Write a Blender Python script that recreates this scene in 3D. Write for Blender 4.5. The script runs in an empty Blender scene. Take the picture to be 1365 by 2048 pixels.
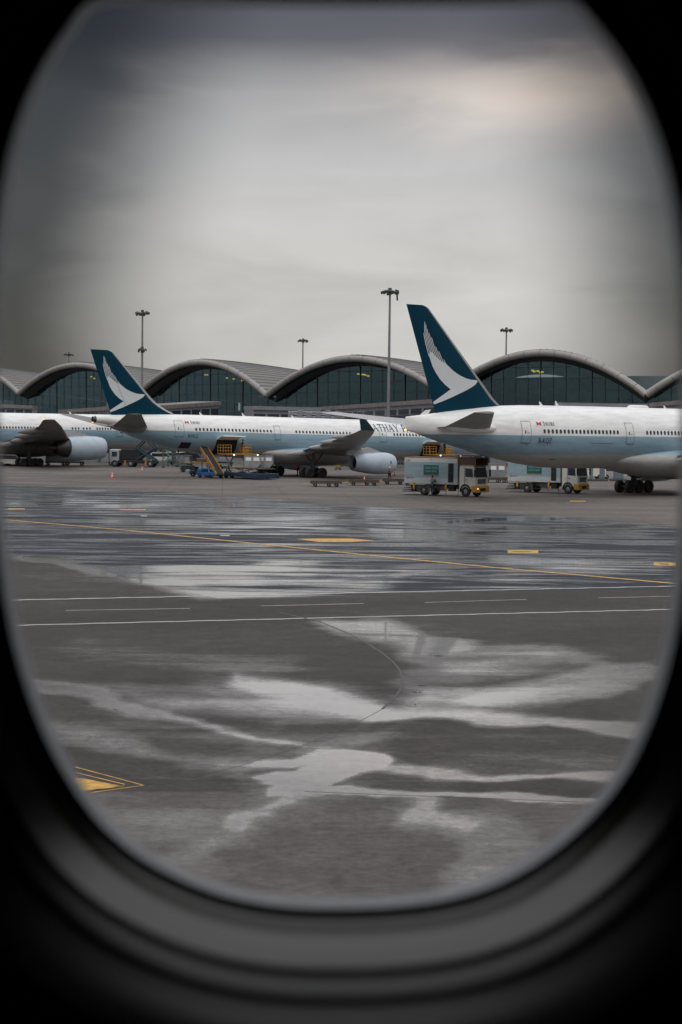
import bpy, bmesh, math, random
import numpy as np
from mathutils import Vector, Matrix
random.seed(7); rng=np.random.default_rng(5)
D=bpy.data; S=bpy.context.scene; COL=S.collection
# ------------------------------------------------------------------ camera
FPX=3400.0; CAMZ=6.1; PITCH=math.atan(159/3400); ROLL=.012
cam=np.array([0,0,CAMZ])
fw=np.array([0,math.cos(PITCH),-math.sin(PITCH)]); _r=np.array([1.,0,0]); _u=np.array([0,math.sin(PITCH),math.cos(PITCH)])
RT=math.cos(ROLL)*_r+math.sin(ROLL)*_u; UP=-math.sin(ROLL)*_r+math.cos(ROLL)*_u
cd=D.cameras.new('camera'); co=D.objects.new('camera',cd); COL.objects.link(co); S.camera=co
cd.sensor_fit='VERTICAL'; cd.sensor_height=36; cd.lens=FPX/2048*36; cd.clip_start=.02; cd.clip_end=6000
co.matrix_world=Matrix([[RT[0],UP[0],-fw[0],0],[RT[1],UP[1],-fw[1],0],[RT[2],UP[2],-fw[2],CAMZ],[0,0,0,1]])
cd.dof.use_dof=True; cd.dof.focus_distance=170; cd.dof.aperture_fstop=10.5
# ------------------------------------------------------------------ world
w=D.worlds.new('World'); S.world=w; w.use_nodes=True; nt=w.node_tree; N=nt.nodes; Lk=nt.links
for n in list(N): N.remove(n)
def nd(t,**k):
    n=N.new(t)
    for a,b in k.items(): setattr(n,a,b)
    return n
out=nd('ShaderNodeOutputWorld'); bg=nd('ShaderNodeBackground'); Lk.new(bg.outputs[0],out.inputs[0])
sky=nd('ShaderNodeTexSky',sky_type='NISHITA',sun_disc=False); sky.sun_elevation=math.radians(48); sky.sun_rotation=math.radians(20)
tc=nd('ShaderNodeTexCoord'); sp=nd('ShaderNodeSeparateXYZ'); Lk.new(tc.outputs['Generated'],sp.inputs[0])
mp=nd('ShaderNodeMapping'); mp.inputs['Scale'].default_value=(7,7,26); mp.inputs['Location'].default_value=(1.3,.4,2.2); Lk.new(tc.outputs['Generated'],mp.inputs[0])
nz=nd('ShaderNodeTexNoise'); nz.inputs['Scale'].default_value=1.0; nz.inputs['Detail'].default_value=5; nz.inputs['Roughness'].default_value=.5; nz.inputs['Distortion'].default_value=.5; Lk.new(mp.outputs[0],nz.inputs[0])
def M(op,a,b=None,c=None,cl=False):
    m=nd('ShaderNodeMath',operation=op,use_clamp=cl)
    for i,v in enumerate((a,b,c)):
        if v is None: continue
        if isinstance(v,(int,float)): m.inputs[i].default_value=v
        else: Lk.new(v,m.inputs[i])
    return m.outputs[0]
el=M('ADD',sp.outputs[2],M('MULTIPLY',M('SUBTRACT',nz.outputs[0],.5),.04))
rp=nd('ShaderNodeValToRGB'); cr=rp.color_ramp
pts=[(0,(.47,.46,.44)),(.03,(.53,.52,.50)),(.075,(.58,.57,.55)),(.12,(.60,.585,.57)),(.155,(.53,.525,.525)),(.19,(.42,.415,.42)),(.222,(.12,.12,.135)),(.255,(.085,.09,.11)),(.30,(.2,.2,.22)),(.46,(.98,.98,1.0)),(1,(1.35,1.35,1.4))]
cr.elements[0].position=0; cr.elements[0].color=(*pts[0][1],1); cr.elements[1].position=1; cr.elements[1].color=(*pts[-1][1],1)
for p_,c_ in pts[1:-1]:
    e=cr.elements.new(p_); e.color=(*c_,1)
Lk.new(el,rp.inputs[0])
# sky colour darkened towards both sides and upper corners, a painted-in vignette
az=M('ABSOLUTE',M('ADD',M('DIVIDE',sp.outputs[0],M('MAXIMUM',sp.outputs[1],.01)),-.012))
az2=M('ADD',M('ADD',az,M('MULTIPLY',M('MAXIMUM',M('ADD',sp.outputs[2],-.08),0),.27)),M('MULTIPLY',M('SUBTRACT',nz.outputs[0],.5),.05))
edge_fade=nd('ShaderNodeMapRange',interpolation_type='SMOOTHSTEP'); edge_fade.inputs[1].default_value=.085; edge_fade.inputs[2].default_value=.20; edge_fade.inputs[3].default_value=1; edge_fade.inputs[4].default_value=.10; Lk.new(az2,edge_fade.inputs[0])
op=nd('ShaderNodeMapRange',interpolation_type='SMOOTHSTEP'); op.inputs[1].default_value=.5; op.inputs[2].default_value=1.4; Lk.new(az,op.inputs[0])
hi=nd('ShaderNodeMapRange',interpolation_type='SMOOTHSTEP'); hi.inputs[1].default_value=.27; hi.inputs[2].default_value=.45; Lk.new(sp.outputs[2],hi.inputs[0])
bk=M('MAXIMUM',M('MAXIMUM',edge_fade.outputs[0],op.outputs[0]),hi.outputs[0])
# warm brighter opening upper right
dx=M('DIVIDE',M('ADD',M('DIVIDE',sp.outputs[0],M('MAXIMUM',sp.outputs[1],.01)),-.09),.075); dz=M('DIVIDE',M('ADD',el,-.192),.020)
gl=M('POWER',2.718,M('MULTIPLY',-1,M('ADD',M('MULTIPLY',dx,dx),M('MULTIPLY',dz,dz))))
gl=M('MULTIPLY',gl,M('ADD',.35,nz.outputs[0]))
front=M('GREATER_THAN',sp.outputs[1],0)
cl=nd('ShaderNodeMapRange'); cl.inputs[1].default_value=.3; cl.inputs[2].default_value=.7; cl.inputs[3].default_value=.86; cl.inputs[4].default_value=1.12; Lk.new(nz.outputs[0],cl.inputs[0])
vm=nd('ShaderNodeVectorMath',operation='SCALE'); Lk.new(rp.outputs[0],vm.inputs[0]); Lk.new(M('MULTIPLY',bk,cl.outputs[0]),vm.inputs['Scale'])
wm=nd('ShaderNodeVectorMath',operation='SCALE'); wm.inputs[0].default_value=(.34,.26,.195); Lk.new(M('MULTIPLY',gl,front),wm.inputs['Scale'])
ad=nd('ShaderNodeVectorMath',operation='ADD'); Lk.new(vm.outputs[0],ad.inputs[0]); Lk.new(wm.outputs[0],ad.inputs[1])
mx=nd('ShaderNodeMixRGB'); mx.inputs[0].default_value=.004; Lk.new(ad.outputs[0],mx.inputs[1]); Lk.new(sky.outputs[0],mx.inputs[2])
Lk.new(mx.outputs[0],bg.inputs[0]); bg.inputs[1].default_value=1.0
sl=D.lights.new('sun','SUN'); sl.energy=.7; sl.angle=math.radians(20); sl.color=(1,.96,.9)
so=D.objects.new('sun',sl); COL.objects.link(so); so.rotation_euler=(math.radians(42),0,math.radians(-20))
S.view_settings.view_transform='Standard'; S.view_settings.look='None'; S.view_settings.exposure=0; S.view_settings.gamma=1
# ------------------------------------------------------------------ projection helpers (measured positions -> metres)
def ray(x,y): return fw+RT*(x-682.5)/FPX+UP*(1024-y)/FPX
def at(x,y,Y): d=ray(x,y); return cam+d*Y/d[1]
def gnd(x,y,z=0.): d=ray(x,y); return cam+d*(z-CAMZ)/d[2]
# ------------------------------------------------------------------ materials
def mat(name,col,rough=.5,metal=0,var=.12,scale=6,bump=0,spec=.5,emit=None):
    m=D.materials.new(name); m.use_nodes=True; t=m.node_tree; b=t.nodes['Principled BSDF']
    b.inputs['Roughness'].default_value=rough; b.inputs['Metallic'].default_value=metal; b.inputs['Specular IOR Level'].default_value=spec
    o=t.nodes.new('ShaderNodeTexCoord'); n=t.nodes.new('ShaderNodeTexNoise'); n.inputs['Scale'].default_value=scale; n.inputs['Detail'].default_value=6
    t.links.new(o.outputs['Object'],n.inputs[0])
    r=t.nodes.new('ShaderNodeMapRange'); r.inputs[1].default_value=.3; r.inputs[2].default_value=.7; r.inputs[3].default_value=1-var; r.inputs[4].default_value=1+var; t.links.new(n.outputs[0],r.inputs[0])
    v=t.nodes.new('ShaderNodeVectorMath'); v.operation='SCALE'; v.inputs[0].default_value=col; t.links.new(r.outputs[0],v.inputs['Scale']); t.links.new(v.outputs[0],b.inputs['Base Color'])
    if bump:
        bu=t.nodes.new('ShaderNodeBump'); bu.inputs['Strength'].default_value=bump; bu.inputs['Distance'].default_value=.02; t.links.new(n.outputs[0],bu.inputs['Height']); t.links.new(bu.outputs[0],b.inputs['Normal'])
    if emit: b.inputs['Emission Color'].default_value=(*emit[0],1); b.inputs['Emission Strength'].default_value=emit[1]
    return m
MT=dict(
 white=mat('white_paint',(.78,.78,.76),.35,var=.04,scale=1.5), offwhite=mat('cab_white_paint',(.62,.60,.55),.4,var=.08,scale=3),
 grey=mat('grey_paint',(.33,.34,.35),.4,var=.08,scale=1), belly=mat('grey_wing_skin',(.34,.34,.345),.45,var=.14,scale=1.2),
 shadewing=mat('shaded_wing_skin',(.16,.155,.15),.5,var=.2,scale=1.1),  # wing skin with its shade put into the base colour
 teal=mat('teal_paint',(0,.034,.060),.6,var=.1,scale=.5,spec=.12), tealdark=mat('teal_dark',(.012,.05,.06),.4,var=.1), logo=mat('white_emblem_paint',(.60,.62,.63),.4,var=.03,scale=1),
 metal=mat('bare_metal',(.42,.40,.39),.38,1,var=.08,scale=2), darkmetal=mat('dark_metal',(.09,.085,.08),.45,.8,var=.25,scale=4),
 black=mat('black_rubber',(.018,.018,.02),.7,var=.2), void=mat('dark_opening',(.012,.012,.014),.8,var=.3), window=mat('window_glass',(.035,.042,.055),.12,var=.3,scale=2),
 seal=mat('door_seal',(.09,.11,.14),.6), red=mat('red_paint',(.5,.02,.03),.45), blue=mat('blue_paint',(.01,.09,.26),.45,var=.25,scale=3), navy=mat('navy_paint',(.008,.028,.055),.5,var=.2,scale=3),
 yellow=mat('yellow_paint',(.34,.18,.035),.5,var=.2,scale=3), bumper=mat('yellow_bumper',(.48,.26,.03),.5,var=.1,scale=3), brown=mat('brown_platform',(.10,.06,.035),.6,var=.3,scale=2), orange=mat('orange_cone',(.75,.07,.02),.5,var=.05), vest=mat('orange_vest',(1,.10,.03),.6,var=.1,scale=8),
 ltblue=mat('pale_blue_paint',(.26,.42,.50),.4,var=.05,scale=1), sign=mat('green_sign',(.0,.10,.095),.45,var=.08), ink=mat('dark_lettering',(.02,.04,.06),.5), tealink=mat('teal_lettering',(.0,.09,.13),.5), signink=mat('pale_lettering',(.45,.5,.5),.5),
 skin=mat('skin',(.30,.17,.11),.6), cloth=mat('dark_workwear',(.03,.035,.045),.8,scale=12), tealshirt=mat('teal_shirt',(.01,.16,.17),.8,scale=12), helmet=mat('yellow_helmet',(.7,.4,.02),.4), hair=mat('black_hair',(.015,.012,.01),.7),
 uld=mat('aluminium_container',(.30,.31,.33),.35,.5,var=.15,scale=2), wood=mat('dolly_deck',(.07,.055,.045),.8,var=.35,scale=4), steel=mat('galvanised_steel',(.24,.25,.27),.5,.4,var=.15,scale=3), pole=mat('mast_steel',(.20,.205,.215),.5,.3,var=.15,scale=.6),
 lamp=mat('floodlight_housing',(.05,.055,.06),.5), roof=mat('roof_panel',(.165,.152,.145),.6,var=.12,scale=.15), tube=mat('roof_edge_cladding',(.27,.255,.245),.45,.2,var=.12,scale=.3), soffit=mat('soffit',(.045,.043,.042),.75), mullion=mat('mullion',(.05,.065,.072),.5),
 bridge=mat('bridge_cladding',(.20,.215,.235),.55,var=.15,scale=.4), bridgeroof=mat('bridge_roof',(.17,.15,.145),.6,var=.25,scale=.8), concretewall=mat('concrete_wall',(.055,.06,.065),.8,var=.2,scale=.4), bluepost=mat('blue_grey_post',(.13,.165,.19),.5,var=.1),
 wallpale=mat('pale_wall',(.36,.37,.38),.6,var=.15,scale=.5),
 glow=mat('warm_lamp',(.9,.6,.1),.5,emit=((1,.72,.08),1.1)), orglow=mat('orange_lamp',(.9,.4,.1),.5,emit=((1,.42,.08),2.2)), whiteglow=mat('white_lamp',(.9,.9,.8),.5,emit=((1,.93,.75),2.5)),
 ypaint=mat('yellow_ground_paint',(.50,.28,.04),.5,var=.45,scale=4), wpaint=mat('white_ground_paint',(.42,.42,.41),.5,var=.25,scale=1.5), tar=mat('tar_joint',(.012,.012,.012),.35), darksliver=mat('dark_mark',(.01,.02,.03),.3),
)
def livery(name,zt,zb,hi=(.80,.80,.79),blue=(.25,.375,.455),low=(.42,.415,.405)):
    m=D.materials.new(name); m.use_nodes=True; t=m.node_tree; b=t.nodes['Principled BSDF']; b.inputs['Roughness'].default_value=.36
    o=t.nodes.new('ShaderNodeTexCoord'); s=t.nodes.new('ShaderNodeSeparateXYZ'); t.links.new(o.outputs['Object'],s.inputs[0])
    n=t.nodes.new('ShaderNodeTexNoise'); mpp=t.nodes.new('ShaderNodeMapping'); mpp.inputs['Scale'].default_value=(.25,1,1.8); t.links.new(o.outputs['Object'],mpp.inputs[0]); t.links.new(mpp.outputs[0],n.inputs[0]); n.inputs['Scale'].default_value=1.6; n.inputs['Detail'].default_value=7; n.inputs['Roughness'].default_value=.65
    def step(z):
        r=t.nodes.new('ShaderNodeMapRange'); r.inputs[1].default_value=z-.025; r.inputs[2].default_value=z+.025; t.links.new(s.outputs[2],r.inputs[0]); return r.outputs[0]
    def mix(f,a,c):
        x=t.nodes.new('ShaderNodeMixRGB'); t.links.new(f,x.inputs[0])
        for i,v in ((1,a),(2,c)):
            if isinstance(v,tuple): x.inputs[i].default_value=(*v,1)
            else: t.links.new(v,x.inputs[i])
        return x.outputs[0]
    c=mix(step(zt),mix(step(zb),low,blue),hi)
    r=t.nodes.new('ShaderNodeMapRange'); r.inputs[1].default_value=.3; r.inputs[2].default_value=.7; r.inputs[3].default_value=.78; r.inputs[4].default_value=1.07; t.links.new(n.outputs[0],r.inputs[0])
    v=t.nodes.new('ShaderNodeVectorMath'); v.operation='SCALE'; t.links.new(c,v.inputs[0]); t.links.new(r.outputs[0],v.inputs['Scale'])
    # skin panel seams
    wv=t.nodes.new('ShaderNodeMath'); wv.operation='PINGPONG'; wv.inputs[1].default_value=1.6; t.links.new(s.outputs[0],wv.inputs[0])
    se=t.nodes.new('ShaderNodeMapRange'); se.inputs[1].default_value=0; se.inputs[2].default_value=.03; se.inputs[3].default_value=.9; se.inputs[4].default_value=1; t.links.new(wv.outputs[0],se.inputs[0])
    v2=t.nodes.new('ShaderNodeVectorMath'); v2.operation='SCALE'; t.links.new(v.outputs[0],v2.inputs[0]); t.links.new(se.outputs[0],v2.inputs['Scale'])
    t.links.new(v2.outputs[0],b.inputs['Base Color']); return m
# ------------------------------------------------------------------ mesh helpers
class MB:
    def __init__(s): s.v=[]; s.f=[]
    def add(s,v,f):
        k=len(s.v); s.v+= [tuple(map(float,p)) for p in v]; s.f+=[tuple(i+k for i in q) for q in f]; return s
    def box(s,x0,x1,y0,y1,z0,z1):
        return s.add([(x0,y0,z0),(x1,y0,z0),(x1,y1,z0),(x0,y1,z0),(x0,y0,z1),(x1,y0,z1),(x1,y1,z1),(x0,y1,z1)],[(0,3,2,1),(4,5,6,7),(0,1,5,4),(1,2,6,5),(2,3,7,6),(3,0,4,7)])
    def bev(s,x0,x1,y0,y1,z0,z1,b=.05):
        v=[];f=[]
        for z,k in ((z0,b),(z0+b,0),(z1-b,0),(z1,b)):
            v+=[(x0+k+b*.5,y0+k,z),(x1-k-b*.5,y0+k,z),(x1-k,y0+k+b*.5,z),(x1-k,y1-k-b*.5,z),(x1-k-b*.5,y1-k,z),(x0+k+b*.5,y1-k,z),(x0+k,y1-k-b*.5,z),(x0+k,y0+k+b*.5,z)]
        f=[tuple(range(7,-1,-1)),tuple(range(24,32))]
        for j in range(3):
            for i in range(8): f.append((j*8+i,j*8+(i+1)%8,j*8+8+(i+1)%8,j*8+8+i))
        return s.add(v,f)
    def bar(s,p,q,r,n=6,r2=None):
        p=Vector(p);q=Vector(q);d=(q-p).normalized();a=d.orthogonal().normalized();b=d.cross(a);r2=r if r2 is None else r2
        v=[];o=math.pi/n
        for c,rr in((p,r),(q,r2)):
            for i in range(n):
                t=2*math.pi*i/n+o; v.append(tuple(c+a*rr*math.cos(t)+b*rr*math.sin(t)))
        return s.add(v,[(i,(i+1)%n,n+(i+1)%n,n+i) for i in range(n)]+[tuple(range(n-1,-1,-1)),tuple(range(n,2*n))])
    def loft(s,rings,cap=True,closed=True):
        n=len(rings[0]);v=[p for r in rings for p in r];f=[]
        for j in range(len(rings)-1):
            for i in range(n if closed else n-1): f.append((j*n+i,j*n+(i+1)%n,(j+1)*n+(i+1)%n,(j+1)*n+i))
        if cap: f+= [tuple(range(n-1,-1,-1)),tuple(range((len(rings)-1)*n,len(rings)*n))]
        return s.add(v,f)
    def lathe(s,prof,c=(0,0,0),axis='x',n=32,cap=False):
        rings=[]
        for a,r in prof:
            rg=[]
            for i in range(n):
                t=2*math.pi*i/n; u,v=r*math.cos(t),r*math.sin(t)
                rg.append((c[0]+a,c[1]+u,c[2]+v) if axis=='x' else ((c[0]+u,c[1]+a,c[2]+v) if axis=='y' else (c[0]+u,c[1]+v,c[2]+a)))
            rings.append(rg)
        return s.loft(rings,cap)
    def build(s,name,m,parent=None,smooth=35,loc=(0,0,0),rz=0):
        me=D.meshes.new(name); me.from_pydata(s.v,[],s.f); me.validate()
        bm=bmesh.new(); bm.from_mesh(me); bmesh.ops.recalc_face_normals(bm,faces=bm.faces); bm.to_mesh(me); bm.free()
        return link(name,me,m,parent,smooth,loc,rz)
def link(name,me,m,parent=None,smooth=35,loc=(0,0,0),rz=0):
    if m: me.materials.clear(); me.materials.append(MT[m] if isinstance(m,str) else m)
    if smooth:
        me.polygons.foreach_set('use_smooth',[True]*len(me.polygons)); me.set_sharp_from_angle(angle=math.radians(smooth))
    o=D.objects.new(name,me); COL.objects.link(o); o.location=loc; o.rotation_euler=(0,0,rz)
    if parent: o.parent=parent
    return o
def tag(o,label=None,cat=None,group=None,kind=None):
    if label: o['label']=label
    if cat: o['category']=cat
    if group: o['group']=group
    if kind: o['kind']=kind
    return o
def thing(name,label,cat,loc=(0,0,0),rz=0,group=None):
    o=D.objects.new(name,None); COL.objects.link(o); o.location=loc; o.rotation_euler=(0,0,rz); o.empty_display_size=.3
    return tag(o,label,cat,group)
def copy_tree(o,parent=None):
    c=o.copy(); COL.objects.link(c); c.parent=parent
    for ch in list(o.children): copy_tree(ch,c)
    return c
def textmesh(txt,size,sx=1.0):
    cu=D.curves.new('t','FONT'); cu.body=txt; cu.size=size; cu.resolution_u=2
    o=D.objects.new('t',cu); COL.objects.link(o); dg=bpy.context.evaluated_depsgraph_get(); me=D.meshes.new_from_object(o.evaluated_get(dg))
    D.objects.remove(o); v=[(p.co.x*sx,p.co.y) for p in me.vertices]; f=[tuple(q.vertices) for q in me.polygons]; D.meshes.remove(me); return v,f
# serif capitals drawn from strokes in a unit box, (x0,y0,x1,y1,width)
K=.15;T=.07
GL={'A':(.86,[(.03,0,.40,1,T),(.36,1,.76,0,K),(.16,.34,.62,.34,T),(-.06,.02,.18,.02,.05),(.58,.02,.92,.02,.05)]),
'T':(.76,[(.38,0,.38,1,K),(0,.96,.76,.96,.08),(.03,.98,.03,.76,.06),(.73,.98,.73,.76,.06),(.22,.02,.54,.02,.05)]),
'H':(.88,[(.14,0,.14,1,K),(.74,0,.74,1,K),(.14,.52,.74,.52,T),(0,.02,.28,.02,.05),(0,.98,.28,.98,.05),(.6,.02,.88,.02,.05),(.6,.98,.88,.98,.05)]),
'Y':(.8,[(.06,1,.42,.45,K),(.78,1,.42,.45,T),(.42,0,.42,.5,K),(.28,.02,.58,.02,.05),(-.04,.98,.22,.98,.05),(.64,.98,.9,.98,.05)]),
'P':(.66,[(.14,0,.14,1,K),(.14,.97,.42,.97,T),(.42,.97,.58,.85,.1),(.58,.86,.58,.62,K),(.58,.62,.42,.5,.1),(.42,.5,.14,.5,T),(0,.02,.3,.02,.05)]),
'I':(.36,[(.16,0,.16,1,K),(0,.02,.32,.02,.05),(0,.98,.32,.98,.05)]),
'F':(.62,[(.14,0,.14,1,K),(.14,.96,.58,.96,.08),(.14,.5,.46,.5,T),(0,.02,.3,.02,.05),(.57,.98,.57,.8,.05)]),
'C':(.84,[(.72,.86,.5,.98,T),(.5,.98,.28,.92,.1),(.28,.92,.12,.7,K),(.12,.7,.09,.45,K),(.09,.5,.14,.25,K),(.14,.28,.32,.06,K),(.3,.07,.52,.02,.1),(.52,.02,.76,.16,T),(.73,.98,.73,.74,.06)]),
'S':(.58,[(.5,.84,.34,.97,T),(.34,.97,.14,.86,.1),(.12,.86,.12,.66,K),(.12,.66,.46,.4,K),(.46,.4,.44,.16,K),(.44,.14,.26,.02,.1),(.26,.02,.06,.14,T)]),
'W':(1.1,[(.04,1,.3,0,K),(.3,0,.54,.9,T),(.5,1,.78,0,K),(.78,0,1.02,1,T)]),
'R':(.78,[(.14,0,.14,1,K),(.14,.97,.42,.97,T),(.42,.97,.58,.85,.1),(.58,.86,.58,.64,K),(.58,.62,.42,.5,.1),(.42,.5,.14,.5,T),(.36,.5,.76,0,K),(0,.02,.3,.02,.05)]),
'E':(.64,[(.14,0,.14,1,K),(.14,.96,.58,.96,.08),(.14,.5,.46,.5,T),(.14,.04,.6,.04,.08)]),
'N':(.86,[(.12,0,.12,1,T),(.12,1,.74,0,K),(.74,0,.74,1,T)]),'G':(.84,[(.72,.86,.5,.98,T),(.5,.98,.28,.92,.1),(.28,.92,.12,.7,K),(.12,.7,.09,.45,K),(.09,.5,.14,.25,K),(.14,.28,.32,.06,K),(.3,.07,.52,.02,.1),(.52,.02,.7,.1,T),(.7,0,.7,.42,K)]),'V':(.8,[(.04,1,.42,0,K),(.42,0,.78,1,T)]),' ':(.4,[])}
def serif(txt,h,sx=1.0,gap=.14):
    v=[];f=[];x=0
    for ch in txt:
        wd,st=GL[ch]
        for a,b,c,d,k in st:
            L=math.hypot(c-a,d-b);nx,ny=-(d-b)/L*k/2,(c-a)/L*k/2;n=max(1,int(math.ceil(L*h/.14)));sid=len(f)%97
            for j in range(n+1):
                u=j/n; px,py=a+(c-a)*u,b+(d-b)*u; v.append(((x+px+nx)*h*sx,(py+ny)*h,sid)); v.append(((x+px-nx)*h*sx,(py-ny)*h,sid))
            i=len(v)-2*(n+1)
            for j in range(n): f.append((i+2*j,i+2*j+1,i+2*j+3,i+2*j+2))
        x+=wd+gap
    return v,f
def tri(poly,step):
    """triangulate a 2-D outline and refine until edges are short, to lay it on a curved skin"""
    bm=bmesh.new(); vs=[bm.verts.new((x,y,0)) for x,y in poly]; bm.faces.new(vs); bmesh.ops.triangulate(bm,faces=bm.faces)
    for _ in range(6):
        e=[q for q in bm.edges if q.calc_length()>step]
        if not e: break
        bmesh.ops.subdivide_edges(bm,edges=e,cuts=1); bmesh.ops.triangulate(bm,faces=bm.faces)
    v=[(q.co.x,q.co.y) for q in bm.verts]; bm.verts.index_update(); f=[tuple(q.index for q in a.verts) for a in bm.faces]; bm.free(); return v,f
def rect(s0,s1,z0,z1,n=8,m=3):
    v=[(s0+(s1-s0)*i/m,z0+(z1-z0)*j/n) for j in range(n+1) for i in range(m+1)]
    return v,[(j*(m+1)+i,j*(m+1)+i+1,(j+1)*(m+1)+i+1,(j+1)*(m+1)+i) for j in range(n) for i in range(m)]
# ------------------------------------------------------------------ aircraft
class Plane:
    def __init__(s,label,O,a,pitch,st,liv,axle):
        s.st=st; s.liv=liv; s.a=a
        s.root=thing('airliner',label,'airplane',(O[0],O[1],0),0,'airliners parked at the terminal')
        s.root.rotation_euler=(0,math.radians(pitch),math.radians(a))
        s.th=math.tan(math.radians(pitch))
    def sec(s,x):
        st=s.st; xs=[q[0] for q in st]; return tuple(float(np.interp(x,xs,[q[k] for q in st])) for k in(1,2,3))  # ztop,zbot,halfwidth
    def side(s,x,z,off=0.,sgn=-1):
        zt,zb,hw=s.sec(x); rz=(zt-zb)/2; u=max(-.999,min(.999,(z-(zt+zb)/2)/rz)); c=math.sqrt(1-u*u); return (x,sgn*(hw*c+off*(c+.1)),z+off*u)
    def skin(s,name,m,vf,x0=0,z0=0,off=.015,parent=None,per=0):
        v,f=vf; b=MB(); k=0
        pts=[]
        for q in v: pts.append(s.side(q[0]+x0,q[1]+z0,off))
        if per: # glyph quads, each stroke a hair further out so none share a plane
            pts=[s.side(v[i][0]+x0,v[i][1]+z0,off+.0012*(v[i][2]%9)) for i in range(len(v))]
        b.add(pts,f); return b.build(name,m,parent or s.root,0)
    def fuselage(s):
        xs=sorted(set([q[0] for q in s.st]+list(np.arange(s.st[0][0],s.st[-1][0],.8)))); xs=np.array(xs)
        cs=np.array([q[0] for q in s.st]); 
        rings=[]
        for x in xs:
            zt,zb,hw=s.sec(x); zc=(zt+zb)/2; rz=(zt-zb)/2
            rings.append([(x,hw*math.sin(2*math.pi*i/72),zc+rz*math.cos(2*math.pi*i/72)) for i in range(72)])
        return MB().loft(rings).build('fuselage',s.liv,s.root,50)
    def windows(s,runs,z,w=.30,h=.43):
        n=14; v=[(w/2*math.copysign(abs(math.cos(2*math.pi*i/n))**.75,math.cos(2*math.pi*i/n)),h/2*math.copysign(abs(math.sin(2*math.pi*i/n))**.75,math.sin(2*math.pi*i/n))) for i in range(n)]
        proto=None
        for a,b_ in runs:
            k=int(round((b_-a)/.533))+1
            for i in range(k):
                x=a+(b_-a)*i/max(1,k-1); c=s.side(x,z,.012)
                if proto is None:
                    b=MB(); q=s.side(x,z,0)
                    b.add([tuple(np.array(s.side(x+p,z+r,.012))-np.array(c)) for p,r in v]+[(0,-.004,0)],[(j,(j+1)%n,n) for j in range(n)]); proto=b.build('window','window',s.root,0); o=proto
                else: o=proto.copy(); COL.objects.link(o)
                o.location=c
    def door(s,x0,x1,z0,z1,lean=0,handle=True):
        d=s.skin('door',s.liv,rect(x0,x1,z0,z1,10,2),off=.02)
        t=.045; b=MB()
        for (a,c,e,g) in((x0-t,x0,z0-t,z1+t),(x1,x1+t,z0-t,z1+t)):
            v,f=rect(a,c,e,g,10,1); b.add([s.side(p,q,.025) for p,q in v],f)
        for (a,c,e,g) in((x0,x1,z0-t*1.8,z0),(x0,x1,z1,z1+t)):
            v,f=rect(a,c,e,g,1,2); b.add([s.side(p,q,.025) for p,q in v],f)
        b.build('seal','seal',d,0)
        if handle:
            m=(x0+x1)/2; s.skin('door_window','window',rect(m-.2,m-.06,z0+.85,z0+1.15,3,1),off=.03,parent=d)
            s.skin('door_marking','seal',rect(m+.05,m+.38,z0+.88,z0+.93,1,1),off=.03,parent=d)
    def wing(s,secs,m,name='wing',dirt=None,twist=0):
        """secs: (y,sLE,sTE,z,thickness) starboard side; mirrored for port"""
        out=[]
        prof=[(0,0),(.02,.35),(.08,.72),(.2,1),(.4,1.05),(.65,.72),(.88,.28),(1,.03),(1,-.03),(.85,-.12),(.6,-.45),(.35,-.72),(.15,-.62),(.05,-.4),(.01,-.18)]
        for sg in(-1,1):
            rings=[]
            for k in range(len(secs)-1):
                A=np.array(secs[k]);B=np.array(secs[k+1]);n=4
                for i in range(n if k<len(secs)-2 else n+1):
                    y,le,te,z,t=A+(B-A)*i/n
                    rings.append([(le+(te-le)*u,sg*y,z+v*t/2) for u,v in prof])
            out.append(MB().loft(rings).build(name,m,s.root,40))
        return out
    def canoe(s,wing,x0,x1,y,z0,z1,r,m='belly'):
        b=MB(); rings=[]
        for i in range(9):
            t=i/8; rr=max(.02,r*math.sin(math.pi*min(1,t*1.0))**.6); x=x0+(x1-x0)*t; z=z0+(z1-z0)*t
            rings.append([(x,y+rr*.7*math.cos(a),z+rr*math.sin(a)) for a in np.linspace(0,2*math.pi,11)[:-1]])
        b.loft(rings); b.build('flap_fairing',m,wing,50)
    def engine(s,x0,x1,y,z,r,cowl='engine_cowl',core=True,rex=None):
        L=x1-x0; e=D.objects.new('engine',None); COL.objects.link(e); e.parent=s.root; e.location=(x0,y,z)
        rx=rex or r*.62
        if core: # short cowl, exposed core behind
            b=MB(); b.lathe([(L*.22,r*.80),(L*.22,r*.94),(L*.35,r),(L*.6,r*1.03),(L*.85,r*.99),(L*.97,r*.9),(L,r*.83),(L*.98,r*.76),(L*.85,r*.74),(L*.3,r*.74),(L*.22,r*.80)],n=40); b.build('cowl',MT['cowl'],e,40)
            MB().lathe([(L*.24,r*.78),(L*.16,r*.80),(0,r*.55),(-L*.03,r*.50),(-L*.01,r*.44),(L*.2,r*.44)],n=36).build('exhaust_nozzle','darkmetal',e,40)
            MB().lathe([(L*.2,r*.36),(-L*.02,r*.33),(-L*.20,r*.08),(-L*.22,.01)],n=28).build('exhaust_cone','darkmetal',e,40)
            MB().lathe([(L*.7,.01),(L*.7,r*.75)],n=36).build('fan','void',e,0)
            MB().lathe([(L*.22,.01),(L*.22,r*.79)],n=36).build('duct','void',e,0)
        else:
            MB().lathe([(L*.10,r*.60),(0,r*.66),(0,r*.70),(L*.12,r*.80),(L*.35,r*.95),(L*.62,r*1.03),(L*.85,r*1.0),(L*.96,r*.9),(L,r*.80),(L*.97,r*.72),(L*.6,r*.70)],n=40).build('cowl',MT['cowl'],e,40)
            MB().lathe([(L*.10,.01),(L*.10,r*.64)],n=36).build('exhaust_opening','void',e,0)
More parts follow.
